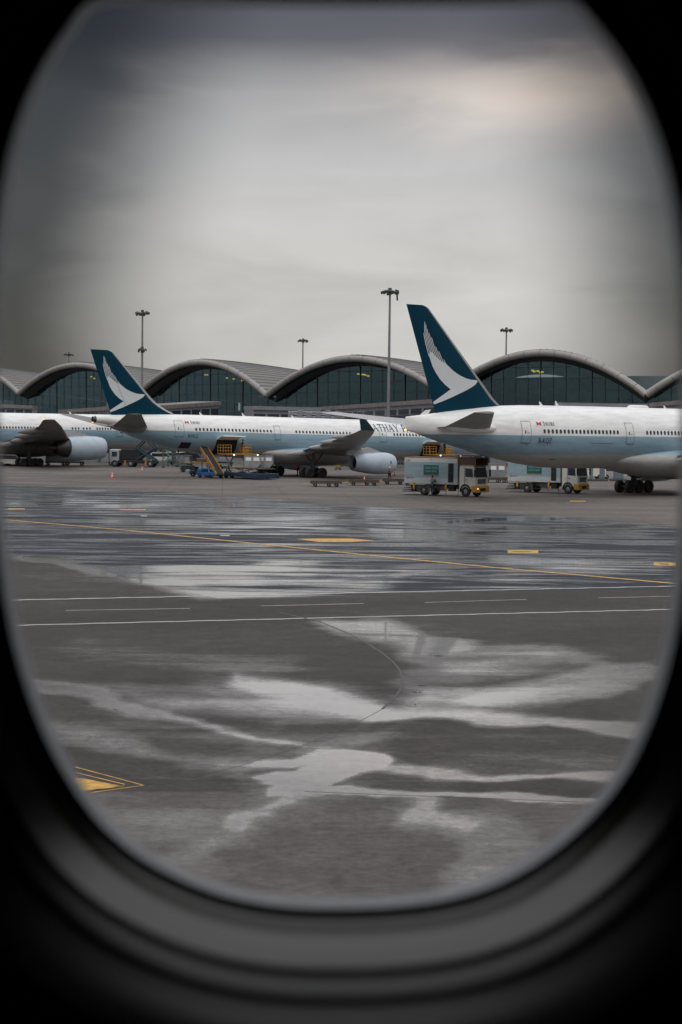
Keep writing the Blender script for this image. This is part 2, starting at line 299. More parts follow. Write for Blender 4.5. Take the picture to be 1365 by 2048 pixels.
            MB().lathe([(L*.5,.01),(L*.5,r*.72)],n=36).build('fan','void',e,0)
            MB().box(L*.80,L*.83,-r*1.005,-r*.9,-.1,.35).build('cowl_latch','seal',e,0)
        b=MB(); b.loft([[(L*.1+k,-.25,r*.7),(L*.1+k,.25,r*.7),(L*.1+k,.2,zz),(L*.1+k,-.2,zz)] for k,zz in((-L*.25,r*1.15),(L*.3,r*1.45),(L*.62,r*1.03))]); b.build('pylon','belly',e,30)
        return e
    def gear(s,x,y,rows,pitch,wr,name='landing_gear',top=3.4,ww=.45,tw=.75):
        g=D.objects.new(name,None); COL.objects.link(g); g.parent=s.root; g.location=(x,y,s.th*x)
        b=MB(); b.bar((0,0,wr),(0,0,top),.2,10); b.bar((0,0,1.8),(-1.2,-y*.12,top),.09); b.bar((.1,0,1.6),(1.6,0,top),.08)
        L=(rows-1)*pitch; b.bar((-L/2,0,wr),(L/2,0,wr),.13,8)
        for i in range(rows): b.bar((-L/2+i*pitch,-tw,wr),(-L/2+i*pitch,tw,wr),.08,8)
        b.box(-.5,.3,-.05,.02,1.2,2.5); b.build('strut','grey2',g,30)
        for i in range(rows):
            for sg in(-1,1):
                t=MB().lathe([(-ww*.3,.02),(-ww*.32,wr*.5),(-ww/2,wr*.58),(-ww/2,wr*.86),(-ww*.38,wr*.97),(-ww*.2,wr),(ww*.2,wr),(ww*.38,wr*.97),(ww/2,wr*.86),(ww/2,wr*.58),(ww*.32,wr*.5),(ww*.3,.02)],(-L/2+i*pitch,sg*tw,wr),'y',24).build('wheel','black',g,40)
        b=MB()
        return g
MT['grey2']=mat('landing_gear_paint',(.05,.05,.053),.5,.2)
MT['cowl']=mat('pale_blue_cowl',(.40,.47,.54),.33,var=.10,scale=.9)
def fin(p,te0,te1,le1,le0,thick,le_strip=True,fillet=None):
    """te0/te1 = trailing edge (s,z) bottom/top, le1/le0 = leading edge top/bottom"""
    def chord(z):
        t=(z-te0[1])/(te1[1]-te0[1]); a=te0[0]+(te1[0]-te0[0])*t; u=(z-le0[1])/(le1[1]-le0[1]); b=le0[0]+(le1[0]-le0[0])*u
        if fillet and z<fillet[0]: b+=fillet[1]*((fillet[0]-z)/(fillet[0]-te0[1]+.3))**2.2
        return a,b
    def tk(z): t=(z-te0[1])/(te1[1]-te0[1]); return thick*(1-.62*max(0,t))
    def yat(s_,z):
        a,b=chord(z); c=max(0,min(1,(b-s_)/(b-a))); t=tk(z)
        return t*(1.48*math.sqrt(c)-.63*c-1.76*c*c+1.42*c**3-.51*c**4)*1.05+.01
    zs=list(np.linspace(te0[1]-.9,te1[1]-.3,20))+[te1[1]-.22,te1[1]-.12,te1[1]-.05,te1[1]]; rings=[]
    cs=[0,.004,.015,.035,.07,.12,.2,.3,.42,.55,.68,.8,.9,1]
    for z in zs:
        a,b=chord(z); r=[]
        top=max(0,(z-(te1[1]-.25))/.25)
        b-=.35*top*top
        for c in cs: x=b-(b-a)*c; r.append((x,-yat_(tk(z),c),z))
        for c in reversed(cs[1:-1]): x=b-(b-a)*c; r.append((x,yat_(tk(z),c),z))
        rings.append(r)
    f=MB().loft(rings).build('fin','teal',p.root,60)
    if le_strip:
        b=MB(); R=[]
        for z in zs[3:]:
            a,bb=chord(z); t=(z-te0[1])/(te1[1]-te0[1]); w=(.62-.4*t); bb-= .35*max(0,(z-(te1[1]-.25))/.25)**2
            row=[]
            for k in(1,.6,.3,.12,.03,0): 
                c=w*k/(bb-a); row.append((bb-w*k+.012,-yat_(tk(z),c)-.008,z))
            for k in(.03,.12,.3,.6,1):
                c=w*k/(bb-a); row.append((bb-w*k+.012,yat_(tk(z),c)+.008,z))
            R.append(row)
        b.loft(R,cap=False,closed=False).build('leading_edge','metal',f,60)
    return f,yat
def yat_(t,c): return t*(1.48*math.sqrt(c)-.63*c-1.76*c*c+1.42*c**3-.51*c**4)*1.05+.01
# emblem outline in the reference fin's own (s,z) metres
SCR={}
def emblem(map_,f,yat):
    P=lambda x,y:(x,y)
    body=[(455,1390),(465,1422),(560,1385),(660,1340),(760,1290),(860,1240),(930,1200),(985,1162),(1008,1130),(1013,1115),(1004,1107),(930,1103),(860,1084),(780,1046),(700,990),(655,945),(625,915),(600,890),(570,872),(545,862),(520,838),(495,815),(478,800),(455,775),(432,748),(415,738),(404,752),(396,775),(398,800),(412,845),(440,930),(480,1010),(530,1090),(590,1160),(640,1205),(667,1225)]
    v,ff=tri([map_(*q) for q in body],.35)
    b=MB(); b.add([(x,-yat(x,z)-.014,z) for x,z in v],ff)
    L=[(345,0),(490,318),(520,325),(620,345),(740,376),(830,404),(930,440)]
    ly=[340,420,490,520,620,740,830,930]; lx=[316,316,318,325,345,376,404,440]
    ey=[340,380,465,510,560,655,730,815,915]; ex=[334,351,376,401,426,466,511,561,626]
    by=[660,760,800,850,940]; 
    for k in range(11):
        o=3+k*14.5; pts=[]
        for y in range(345,925,12):
            x=float(np.interp(y,ly,lx))+o+(y-340)*.012*k; e=float(np.interp(y,ey,ex)); bodytop=float(np.interp(x,[396,415,432,478,520,570,625],[800,745,760,806,845,880,925]))
            if x<=e and y<=bodytop+10 and (k>0 or y>480): pts.append((x,y))
        if len(pts)<2: continue
        w=9.0
        V=[];F=[]
        for i,(x,y) in enumerate(pts):
            ww=w*min(1,.45+i*.25); V+= [map_(x-ww/2,y),map_(x+ww/2,y)]
            if i: F.append((2*i-2,2*i-1,2*i+1,2*i))
        b.add([(x,-yat(x,z)-.014-.0015*(k%2+1),z) for x,z in V],F)
    b.build('emblem','logo',f,0)
# ---- B-KQZ aeroplane (right)
A=Plane('airliner nearest the camera at right, registration B-KQZ, its tail over the catering trucks',(5.836,156),38,0,
 [(-.02,7.62,6.36,.10),(.5,7.68,6.28,.22),(1.5,7.78,6.05,.5),(2.6,7.9,5.72,.85),(4.1,8.08,5.33,1.28),(5.5,8.25,5.02,1.6),(7.05,8.42,4.68,1.95),(9.2,8.66,4.18,2.36),(11.47,8.84,3.74,2.68),(14.3,8.95,3.27,2.93),(17.2,8.98,2.95,3.05),(20.2,9.0,2.82,3.1),(24,9.02,2.8,3.1),(60,9.02,2.8,3.1),(64,8.9,2.85,3.02),(67.5,8.5,3.0,2.7),(70,7.9,3.3,2.2),(72,7.0,3.8,1.5),(73.2,6.2,4.4,.8),(73.7,5.5,4.9,.15)],
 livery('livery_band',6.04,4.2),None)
A.fuselage()
A.windows([(14.9,24.95),(29.25,40.4)],6.44)
A.door(12.15,13.2,5.36,7.36); A.door(26.2,27.25,5.34,7.36); A.door(42,43,5.34,7.36,handle=False)
A.skin('registration','ink',textmesh('B-KQZ',.72,.80),14.15,5.32,.035)
A.skin('company_name','ink',serif('S',.46),14.86,6.98,.02,per=1); A.skin('company_name','ink',serif('WIRE',.36),15.2,6.98,.02,per=1)
def flag(p,x,z,h=.42):
    w=h*.95
    p.skin('flag_emblem','red',([(0,0),(w*.5,h*.28),(w*.5,h*.72),(0,h),(w*1.5,0),(w,h*.28),(w,h*.72),(w*1.5,h)],[(0,1,2,3),(4,5,6,7)]),x,z,.02)
    p.skin('flag_centre','navy',([(w*.5,h*.2),(w*.68,h*.3),(w*.68,h*.7),(w*.5,h*.8),(w,h*.2),(w*.82,h*.3),(w*.82,h*.7),(w,h*.8)],[(0,1,2,3),(4,5,6,7)]),x,z,.024)
flag(A,14.02,6.96)
A.skin('access_panel','seal',rect(21.2,24.3,5.30,5.34,1,6),off=.016); A.skin('access_panel','seal',rect(16.5,17.3,3.72,3.80,2,3),off=.016); A.skin('hatch_mark','orange',rect(23.7,23.8,4.95,5.06,1,1),off=.018)
A.skin('service_panel','seal',rect(12.9,12.94,5.0,5.3,1,1),off=.018)
f,ya=fin(A,(3.5,8.15),(-.14,17.89),(2.25,17.93),(11.15,9.19),.62,True,(9.6,1.5))
def mpA(x,y):  # traced emblem -> fin plane metres
    px=800+x/6.5; py=590+y/6.5; d=ray(px,py); a=math.radians(38); dr=np.array([math.cos(a),math.sin(a),0]); pr=np.array([-math.sin(a),math.cos(a),0]); O=np.array([5.836,156,0])
    t=((O-cam)@pr-.25)/(d@pr); P=cam+t*d; return float((P-O)@dr),float(P[2])
emblem(mpA,f,ya)
MB().box(3.7,4.0,-.02,.02,8.0,8.3).build('fin_stub','white',A.root,0)
st=A.wing([(0,9.4,2.9,6.7,.9),(2.0,8.7,3.0,6.73,.75),(10.9,.85,-1.5,7.97,.22)],'belly','tailplane')
MB().lathe([(-3.6,.05),(-2.6,.33),(0,.5),(2.0,.42),(2.7,.15)],(6.6,-2.15,6.65),'x',16).build('tailplane_root','white',A.root,50)
wA=A.wing([(0,49,34,3.9,1.5),(3.3,47.2,33.6,4.15,1.35),(10.5,41.3,32.3,4.75,.95),(28,30.6,26.9,6.6,.4),(32.4,27.2,25.9,7.2,.15)],'belly','wing')
for y,x0 in((6,35.5),(12.5,35),(18.5,32.5),(24,30.4)): A.canoe(wA[0],x0,x0-5.2,-y,4.2+(y-6)*.11,3.7+(y-6)*.12,.42); A.canoe(wA[1],x0,x0-5.2,y,4.2+(y-6)*.11,3.7+(y-6)*.12,.42)
b=MB(); R=[]
for x in np.linspace(24.6,50.5,30):
    t=(x-24.6)/25.9; k=min(1,math.sin(math.pi*t)**.55 if 0<t<1 else 0); k=max(k,.01)
    R.append([(x,3.62*k**.6*math.cos(q)*1.0,(3.9-.35*k)+(1.95*k)*math.sin(q)) for q in np.linspace(0,2*math.pi,41)[:-1]])
b.loft(R).build('belly_fairing',A.liv,A.root,50)
A.engine(40.6,47.9,-9.9,2.9,1.85); A.engine(40.6,47.9,9.9,2.9,1.85)
A.gear(36.9,5.5,3,1.46,.68); A.gear(36.9,-5.5,3,1.46,.68); A.gear(68,0,1,1,.55,top=3.2,tw=.35)
for x,hh in((17.4,.35),(19.6,.45),(35.5,.3)): 
    MB().loft([[(x-.25,-.03,8.9),(x+.2,-.03,8.9),(x+.2,.03,8.9),(x-.25,.03,8.9)],[(x-.42,-.01,9.0+hh),(x-.28,-.01,9.0+hh),(x-.28,.01,9.0+hh),(x-.42,.01,9.0+hh)]]).build('antenna','white',A.root,0)
MB().loft([[(31.2+1.5*k*math.cos(q),.55*k*math.sin(q),9.0+h_) for q in np.linspace(0,2*math.pi,25)[:-1]] for k,h_ in((1.05,-.15),(1,.12),(.85,.24),(.5,.27))]).build('antenna_dome','white',A.root,50)
MB().lathe([(-.09,.01),(-.06,.07),(.06,.07),(.09,.01)],(-.05,-.04,6.42),'x',10).build('tail_light','orglow',A.root)
MB().loft([[(1.6,-.05,7.7),(2.6,-.05,7.85),(2.6,.05,7.85),(1.6,.05,7.7)],[(2.4,-.04,8.25),(3.0,-.04,8.32),(3.0,.04,8.32),(2.4,.04,8.25)]]).build('apu_inlet','white',A.root,0)
# ---- B-HLQ aeroplane (middle)
B=Plane('airliner in the middle, registration B-HLQ, cargo doors open, orange vested worker under its wing',(-31.555,215),34,.72,
 [(0,7.78,7.02,.36),(.6,7.86,6.98,.46),(1.6,7.95,6.85,.66),(2.66,8.02,6.62,.9),(3.9,8.08,6.05,1.2),(5.5,8.16,5.3,1.6),(7.5,8.22,4.75,1.95),(9.5,8.3,4.25,2.28),(11.8,8.34,3.78,2.52),(14.5,8.36,3.4,2.68),(17.6,8.38,3.1,2.78),(21,8.4,2.85,2.82),(24,8.42,2.76,2.82),(50,8.46,2.8,2.82),(54,8.44,2.85,2.82),(57.5,8.2,2.95,2.6),(60,7.7,3.2,2.15),(61.8,7.0,3.7,1.5),(63,6.2,4.3,.8),(63.6,5.5,4.9,.1)],
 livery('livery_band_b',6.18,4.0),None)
B.fuselage()
B.windows([(13.48,24.75),(28.76,37.5),(44.99,51.5),(53.0,57.0)],6.46,.28,.42)
B.door(10.5,11.7,5.5,7.45); B.door(25.35,26.2,5.4,7.15,handle=False); B.door(42.5,43.6,5.45,7.35)
B.skin('registration','ink',textmesh('B-HLQ',.62,.80),12.3,5.40,.035)
B.skin('company_name','ink',serif('S',.42),12.85,7.15,.02,per=1); B.skin('company_name','ink',serif('WIRE',.33),13.15,7.15,.02,per=1); flag(B,12.03,7.14,.4)
B.skin('airline_name','tealink',serif('CATHAY PACIFIC',1.0,.90,.16),40.75,6.86,.03,per=1)
f,ya=fin(B,(2.58,7.9),(-.53,16.2),(2.35,16.28),(9.6,8.9),.55,True,(10.4,3.0))
def mpB(x,y):
    # three landmarks carry the emblem from one fin to the other
    src=np.array([[460,1405,1],[1012,1115,1],[330,340,1]],float); dst=np.array([[160+413/6.825,680+972/6.825],[160+873/6.825,680+745/6.825],[160+312/6.825,680+212/6.825]])
    q=np.array([x,y,1.])@np.linalg.solve(src,dst); d=ray(*q); a=math.radians(34); dr=np.array([math.cos(a),math.sin(a),0]); pr=np.array([-math.sin(a),math.cos(a),0]); O=np.array([-31.555,215,0])
    t=((O-cam)@pr-.2)/(d@pr); P=cam+t*d; s_=float((P-O)@dr); return s_,float(P[2])+s_*math.tan(math.radians(.72))
emblem(mpB,f,ya)
MB().bar((4.55,-.262,9.1),(2.75,-.2,13.0),.014,4).build('rudder_hinge','seal',f,0)
B.wing([(0,7.6,1.9,6.5,.8),(1.6,6.9,2.0,6.6,.7),(9.7,1.85,-.1,8.05,.2)],'shadewing','tailplane')
MB().lathe([(-3.2,.05),(-2.4,.45),(0,.85),(1.6,.75),(2.3,.1)],(4.6,-1.55,6.6),'x',20).build('tailplane_root','shadewing',B.root,60)
MB().lathe([(0,.3),(.0,.02)],(-.015,0,7.4),'x',20).build('exhaust_pipe','void',B.root,0)
MB().lathe([(-.03,.36),(.35,.44),(.35,.30),(-.05,.30),(-.03,.36)],(-.03,0,7.4),'x',20).build('exhaust_rim','darkmetal',B.root,40)
wB=B.wing([(0,41.5,29,3.5,1.35),(3.0,39.8,28.6,3.75,1.2),(9.4,34.8,27.3,4.5,.8),(27.3,24.2,21.4,6.35,.32),(29.3,22.9,20.9,6.7,.2)],'belly','wing')
for sg,wg in((-1,wB[0]),(1,wB[1])):
    MB().loft([[(20.9,sg*29.3,6.7),(22.9,sg*29.3,6.7),(22.85,sg*29.36,6.66),(20.95,sg*29.36,6.66)],[(20.2,sg*29.9,8.35),(20.85,sg*29.9,8.35),(20.8,sg*29.95,8.35),(20.25,sg*29.95,8.35)]]).build('winglet','tealdark',wg,20)
    for y,x0 in((5.5,30.2),(12,29.2),(17.5,27.4),(22.5,25.8)): B.canoe(wg,x0,x0-4.6,sg*y,3.9+(y-5.5)*.125,3.5+(y-5.5)*.135,.34)
b=MB(); R=[]
for x in np.linspace(22.6,44,30):
    t=(x-22.6)/21.4; k=max(.01,math.sin(math.pi*t)**.5 if 0<t<1 else 0)
    R.append([(x,3.25*k**.6*math.cos(q),(3.75-.3*k)+(1.55*k)*math.sin(q)) for q in np.linspace(0,2*math.pi,41)[:-1]])
b.loft(R).build('belly_fairing',B.liv,B.root,50)
B.engine(33.4,39.9,-9.4,2.5,1.44,core=False); B.engine(33.4,39.9,9.4,2.5,1.44,core=False)
B.gear(29.85,5.35,2,1.98,.69,ww=.5); B.gear(29.85,-5.35,2,1.98,.69,ww=.5); B.gear(57,0,1,1,.52,top=3.2,tw=.35)
for x,hh in((15.7,.32),(22.2,.42),(30,.3)): 
    MB().loft([[(x-.25,-.03,8.3),(x+.2,-.03,8.3),(x+.2,.03,8.3),(x-.25,.03,8.3)],[(x-.42,-.01,8.4+hh),(x-.28,-.01,8.4+hh),(x-.28,.01,8.4+hh),(x-.42,.01,8.4+hh)]]).build('antenna','white',B.root,0)
MB().lathe([(-.09,.01),(-.06,.06),(.06,.06),(.09,.01)],(-.09,-.1,7.0),'x',10).build('tail_light','orglow',B.root)
for x0,x1 in((16.5,19.6),(50.0,53.0)):
    h=B.skin('cargo_hold_shade','void',rect(x0,x1,3.25,5.2,12,6),off=.02)  # flat dark patch on the skin, the hold's shade put into colour
    v=[];F=[]
    for j in range(7):   # open door leaf, hinged at its top and swung up and out
        t=j/6; yy=2.72+2.1*t; zz=5.28+.28*math.sin(t*math.pi*.8)+.25*t
        v+=[(x0-.05,-yy,zz),(x1+.05,-yy,zz),(x1+.05,-yy,zz-.1),(x0-.05,-yy,zz-.1)]
    b=MB(); b.loft([v[4*j:4*j+4] for j in range(7)]); b.build('cargo_door','white',B.root,40)
h=B.skin('bulk_hatch','void',rect(11.6,13.0,3.95,4.75,6,2),off=.02)  # likewise a flat dark patch on the skin for the open hatch
# ---- left aeroplane
st=[(q[0],q[1]-.35,q[2]-.3,q[3]) for q in A.st]
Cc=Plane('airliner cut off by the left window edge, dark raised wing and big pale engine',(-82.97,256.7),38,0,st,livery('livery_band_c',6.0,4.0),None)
Cc.fuselage(); Cc.windows([(26,40.6),(41.6,43.2),(46.1,47.26),(48.2,49.43),(50.8,53.4),(56.5,61)],6.26,.30,.42)
Cc.door(54.5,55.6,5.0,7.0)
f,ya=fin(Cc,(3.5,7.8),(-.14,17.5),(2.25,17.6),(11.15,8.85),.62,True,(9.3,1.5)); 
Cc.wing([(0,9.9,2.2,6.45,.9),(2.0,9.2,2.3,6.5,.75),(10.9,1.55,-.95,7.6,.22)],'belly','tailplane')
wC=Cc.wing([(0,49,34,3.8,1.5),(3.3,47.2,33.6,4.0,1.35),(10.5,41.3,32.3,4.6,.95),(27,31,27.2,6.5,.4),(31,27.7,25.8,7.45,.15)],'shadewing','wing')
for y,x0 in((6,36.0),(12.5,35.3),(18.5,33),(24,30.8)):
    for sg,wg in((-1,wC[0]),(1,wC[1])): Cc.canoe(wg,x0,x0-5.6,sg*y,3.95+(y-6)*.12,3.2+(y-6)*.13,.5,'shadewing')
b=MB(); R=[]
for x in np.linspace(26.6,50.5,26):
    t=(x-26.6)/23.9; k=max(.01,math.sin(math.pi*t)**.55 if 0<t<1 else 0)
    R.append([(x,3.5*k**.6*math.cos(q),(3.5-.35*k)+(1.7*k)*math.sin(q)) for q in np.linspace(0,2*math.pi,33)[:-1]])
b.loft(R).build('belly_fairing','shadewing',Cc.root,50)
Cc.engine(39.4,47.9,-9.9,3.08,1.90); Cc.engine(39.4,47.9,9.9,3.08,1.90)
Cc.gear(36.9,5.5,3,1.46,.68); Cc.gear(36.9,-5.5,3,1.46,.68); Cc.gear(68,0,1,1,.55,top=3.0,tw=.35)
MB().lathe([(-.1,.01),(-.07,.09),(.07,.09),(.1,.01)],(25.8,-31,7.5),'x',10).build('wing_light','orglow',Cc.root)
for x in (47.5,): MB().loft([[(x-.25,-.03,8.6),(x+.2,-.03,8.6),(x+.2,.03,8.6),(x-.25,.03,8.6)],[(x-.42,-.01,9.1),(x-.28,-.01,9.1),(x-.28,.01,9.1),(x-.42,.01,9.1)]]).build('antenna','white',Cc.root,0)
# ------------------------------------------------------------------ ground
def smooth(a,b,x): t=np.clip((x-a)/(b-a),0,1); return t*t*(3-2*t)
def build_ground():
    ys=[-400,-100,-20,5,12]+list(1/np.linspace(1/15.5,1/300,560))+[320,350,400,500,700,1100,2000,4500]
    us=np.concatenate([[-60,-12,-4,-1.8],np.linspace(-1,1,420),[1.8,4,12,60]])
    V=np.array([(u*(4+.235*max(y,12)),y,0) for y in ys for u in us]); ny,nx=len(ys),len(us)
    P=V-cam; k=P@fw; k[k<1]=1; px=682.5+FPX*(P@RT)/k; py=1024-FPX*(P@UP)/k
    wet=np.zeros(len(V)); px0,py0=px.copy(),py.copy()
    def wob2(ax,ay,seed):
        r=np.random.default_rng(seed); o=np.zeros(len(V))
        for k in range(14):
            f_=1.6**(k%7); o+=np.sin(px0*f_/ax*r.uniform(.6,1.4)+py0*f_/ay*r.uniform(-1.4,1.4)+r.uniform(0,6.28))/f_
        return o/3
    WX=wob2(60,11,1);WY=wob2(75,16,2); near_=np.clip((py0-960)/200,0.,1); px=px0+WX*16*near_; py=py0+WY*6.5*near_
    def put(a): 
        nonlocal wet; wet=1-(1-wet)*(1-a)
    def line(pts,w,val,soft=1.0):   # pts: (x,y), half thickness in y, softly edged pool following a shallow rut
        x=np.array([p[0] for p in pts],float); y=np.array([p[1] for p in pts],float); ww=np.interp(px,x,w) if hasattr(w,'__len__') else w
        yc=np.interp(px,x,y); e=smooth(x[0]-30,x[0]+30,px)*(1-smooth(x[-1]-40,x[-1]+40,px)); d=np.abs(py-yc)/ww
        put(val*e*(1-smooth(1-.55*soft,1+.75*soft,d))); put(.22*val*e*(1-smooth(.3,4.0,d)))
    def poly(pts,val,soft):
        if soft<25: poly(pts,.26*val,soft*1.5+22)
        n=len(pts); X=np.array(pts,float); ins=np.zeros(len(V),bool); dm=np.full(len(V),1e9); near=(px>X[:,0].min()-160)&(px<X[:,0].max()+160)&(py>X[:,1].min()-90)&(py<X[:,1].max()+90)
        qx=px[near];qy=py[near];i_=np.zeros(len(qx),bool);d_=np.full(len(qx),1e9)
        for i in range(n):
            x1,y1=X[i];x2,y2=X[(i+1)%n]
            c=((y1>qy)!=(y2>qy))&(qx<(x2-x1)*(qy-y1)/(y2-y1+1e-9)+x1); i_^=c
            t=np.clip(((qx-x1)*(x2-x1)+(qy-y1)*(y2-y1)*4)/((x2-x1)**2+4*(y2-y1)**2+1e-9),0,1)
            d_=np.minimum(d_,np.hypot((qx-x1-t*(x2-x1))*.5,qy-y1-t*(y2-y1)))
        sd=np.where(i_,d_,-d_); a=np.zeros(len(V)); a[near]=val*smooth(-soft*(1 if soft<25 else 1.4),soft*.8 if soft<25 else 2,sd); put(a)
    # standing water
    poly([(540,1592),(560,1568),(520,1553),(545,1545),(600,1542),(612,1533),(560,1533),(500,1530),(520,1522),(600,1520),(640,1500),(700,1496),(762,1506),(784,1520),(776,1537),(730,1549),(685,1562),(660,1578),(640,1584),(600,1588)],1.0,7)
    poly([(585,1586),(640,1584),(600,1602),(560,1618),(520,1640),(480,1662),(455,1662),(450,1645),(480,1625),(540,1612)],.62,13)
    poly([(470,1650),(500,1660),(440,1700),(400,1722),(330,1740),(320,1720),(400,1690)],.45,22)
    line([(770,1540),(870,1545),(980,1552),(1100,1554),(1240,1558)],[9,10,6,6,7],.62)
    line([(620,1583),(760,1585),(900,1590),(1060,1595),(1230,1601)],[4,6,6,6,5],.72,.7)
    poly([(822,1592),(866,1592),(878,1628),(955,1648),(935,1660),(860,1655),(800,1650),(802,1630)],.62,14)
    poly([(930,1650),(1010,1650),(1055,1670),(1040,1710),(980,1750),(940,1790),(900,1800),(930,1740),(960,1700)],.5,28)
    poly([(80,1362),(160,1372),(230,1392),(280,1420),(330,1425),(400,1446),(600,1492),(560,1490),(400,1455),(320,1438),(260,1432),(180,1402),(90,1388)],.68,8)
    poly([(470,1352),(560,1360),(690,1388),(770,1418),(800,1436),(740,1440),(640,1420),(520,1392),(480,1372)],.78,14)
    poly([(260,1385),(420,1370),(600,1400),(700,1430),(560,1442),(400,1420),(280,1410)],.45,20)
    line([(730,1432),(860,1433),(1000,1440),(1100,1437),(1200,1455),(1300,1462)],[8,9,12,9,10,13],.72,1)
    poly([(110,1450),(180,1458),(240,1474),(340,1512),(450,1520),(520,1528),(480,1540),(380,1535),(260,1505),(120,1476)],.5,18)
    line([(60,1660),(200,1640),(330,1650),(420,1660)],30,.3,1)
    # damp sheen
    line([(630,1245),(760,1262),(860,1290),(960,1290)],[10,22,14,8],.5)
    line([(800,1310),(940,1320),(1060,1305),(1200,1320)],[10,22,16,10],.38)
    line([(820,1385),(960,1392),(1080,1375),(1200,1352),(1320,1345)],[14,16,14,22,16],.52)
    line([(930,1402),(1060,1395),(1190,1380),(1260,1375)],[10,14,12,8],.55)
    line([(790,1410),(900,1412),(1060,1398)],14,.4)
    line([(780,1355),(850,1350),(950,1345),(1100,1330)],14,.3)
    line([(850,1525),(1000,1520),(1150,1528),(1250,1530)],16,.22)
    line([(120,1290),(400,1330),(600,1340)],20,.12)
    line([(600,1500),(760,1470),(800,1462)],8,.2)
    # long wet band on the taxiway
    px,py=px0,py0
    band=smooth(965,1012,py-.022*(px-300))*(1-smooth(1170,1192,py+.018*(px-400)))
    put(band*.10)
    line([(40,1116),(110,1118),(180,1140),(280,1148),(520,1135),(640,1128)],[4,8,8,8,10,8],.5)
    line([(240,1150),(340,1170),(400,1186),(520,1186),(780,1172)],[6,12,12,7,6],.5)
    line([(330,1150),(430,1148),(520,1160)],12,.3)
    line([(540,1135),(760,1150),(960,1120),(1240,1140)],10,.3)
    line([(420,1010),(600,1022),(760,1020),(860,1040)],18,.3); line([(20,1000),(200,1005),(430,1000)],12,.22)
    line([(760,1062),(1000,1070),(1300,1075)],12,.38); line([(1000,1125),(1200,1130),(1340,1135)],10,.35)
    line([(200,1040),(460,1050),(640,1052)],7,.4)
    for q in([(640,1056),(760,1058)],[(860,1046),(980,1040),(1110,1037)],[(990,1056),(1140,1055),(1280,1052)],[(1040,1038),(1090,1038)],[(200,1012),(330,1010)],[(560,1036),(700,1034)],[(1060,1068),(1200,1066)]): line(q,2.2,1,.6)
    # older / newer surfacing
    bx=[-4000,30,110,210,330,440,560,700,800,1400,5000]; by=[1112,1112,1118,1143,1172,1197,1196,1190,1185,1176,1120]
    dark=smooth(-3,3,np.interp(px,bx,by)-py)
    bx=[-4000,0,350,700,1000,1365,5000]; by=[965,968,985,1010,1026,1052,1200]
    conc=smooth(-4,4,np.interp(px,bx,by)-py); far=V[:,1]>300; conc[far]=1
    slab=smooth(-2,2,py-np.interp(px,[-2000,610,760,900,1205,4000],[1583,1584,1589.5,1594.5,1606.5,1640])); slab[V[:,1]<10]=0
    behind=V[:,1]<14; wet[behind]=0; dark[behind]=0; conc[behind]=0
    wet*=(1-conc*.85)
    # recent patch, lower edge of the concentric turn
    gx=[640,700,760,800,806,790,765,740,700,600,480,380,280]; gy=[1243,1268,1303,1340,1368,1395,1418,1432,1452,1494,1532,1556,1570]
    me=D.meshes.new('ground'); idx=np.arange(ny*nx).reshape(ny,nx)
    F=np.stack([idx[:-1,:-1],idx[:-1,1:],idx[1:,1:],idx[1:,:-1]],-1).reshape(-1,4)
    me.vertices.add(len(V)); me.vertices.foreach_set('co',V.ravel()); me.loops.add(F.size); me.loops.foreach_set('vertex_index',F.ravel().astype(np.int32)); me.polygons.add(len(F)); me.polygons.foreach_set('loop_start',np.arange(0,F.size,4,dtype=np.int32)); me.update(); me.validate()
    for nm,a in(('wet',wet),('dark',dark),('conc',conc),('slab',slab)):
        at_=me.attributes.new(nm,'FLOAT','POINT'); at_.data.foreach_set('value',a.astype(np.float32))
    m=D.materials.new('apron_surface'); m.use_nodes=True; t=m.node_tree; b=t.nodes['Principled BSDF']; L=t.links
    def n(ty,**k):
        q=t.nodes.new(ty)
        for a,c in k.items(): setattr(q,a,c)
        return q
    def mm(op,a,b_=None,cl=False):
        q=n('ShaderNodeMath',operation=op,use_clamp=cl)
        for i,v in enumerate((a,b_)):
            if v is None: continue
            if isinstance(v,(int,float)): q.inputs[i].default_value=v
            else: L.new(v,q.inputs[i])
        return q.outputs[0]
    def mr(v,a,c,d,e,sm=True):
        q=n('ShaderNodeMapRange'); q.interpolation_type='SMOOTHSTEP' if sm else 'LINEAR'
        L.new(v,q.inputs[0])
        for i,x in zip((1,2,3,4),(a,c,d,e)): q.inputs[i].default_value=x
        return q.outputs[0]
    def noise(scale,vec=(1,1,1),det=5,dist=0,rough=.55):
        o=n('ShaderNodeTexCoord'); mp=n('ShaderNodeMapping'); mp.inputs['Scale'].default_value=vec; L.new(o.outputs['Object'],mp.inputs[0]); q=n('ShaderNodeTexNoise'); q.inputs['Scale'].default_value=scale; q.inputs['Detail'].default_value=det; q.inputs['Distortion'].default_value=dist; q.inputs['Roughness'].default_value=rough; L.new(mp.outputs[0],q.inputs[0]); return q.outputs[0]
    at1=n('ShaderNodeAttribute',attribute_name='wet').outputs['Fac']; at2=n('ShaderNodeAttribute',attribute_name='dark').outputs['Fac']; at3=n('ShaderNodeAttribute',attribute_name='conc').outputs['Fac']
    streak=noise(1,(.10,.46,1),7,.6,.66); fine=noise(5,(1,1,1),10,0,.82); mid=noise(1.3,(1,1,1),5,.3); big=noise(.09,(1,1.6,1),4,.5)
    grain=noise(60,(1,1,1),3,0,.8)
    W=mm('ADD',at1,mm('MULTIPLY',mm('SUBTRACT',streak,.46),mm('ADD',mm('MULTIPLY',at2,3.0),.9)))
    W=mm('ADD',W,mm('MULTIPLY',mm('SUBTRACT',fine,.5),mm('ADD',.22,mm('MULTIPLY',at1,.5))))
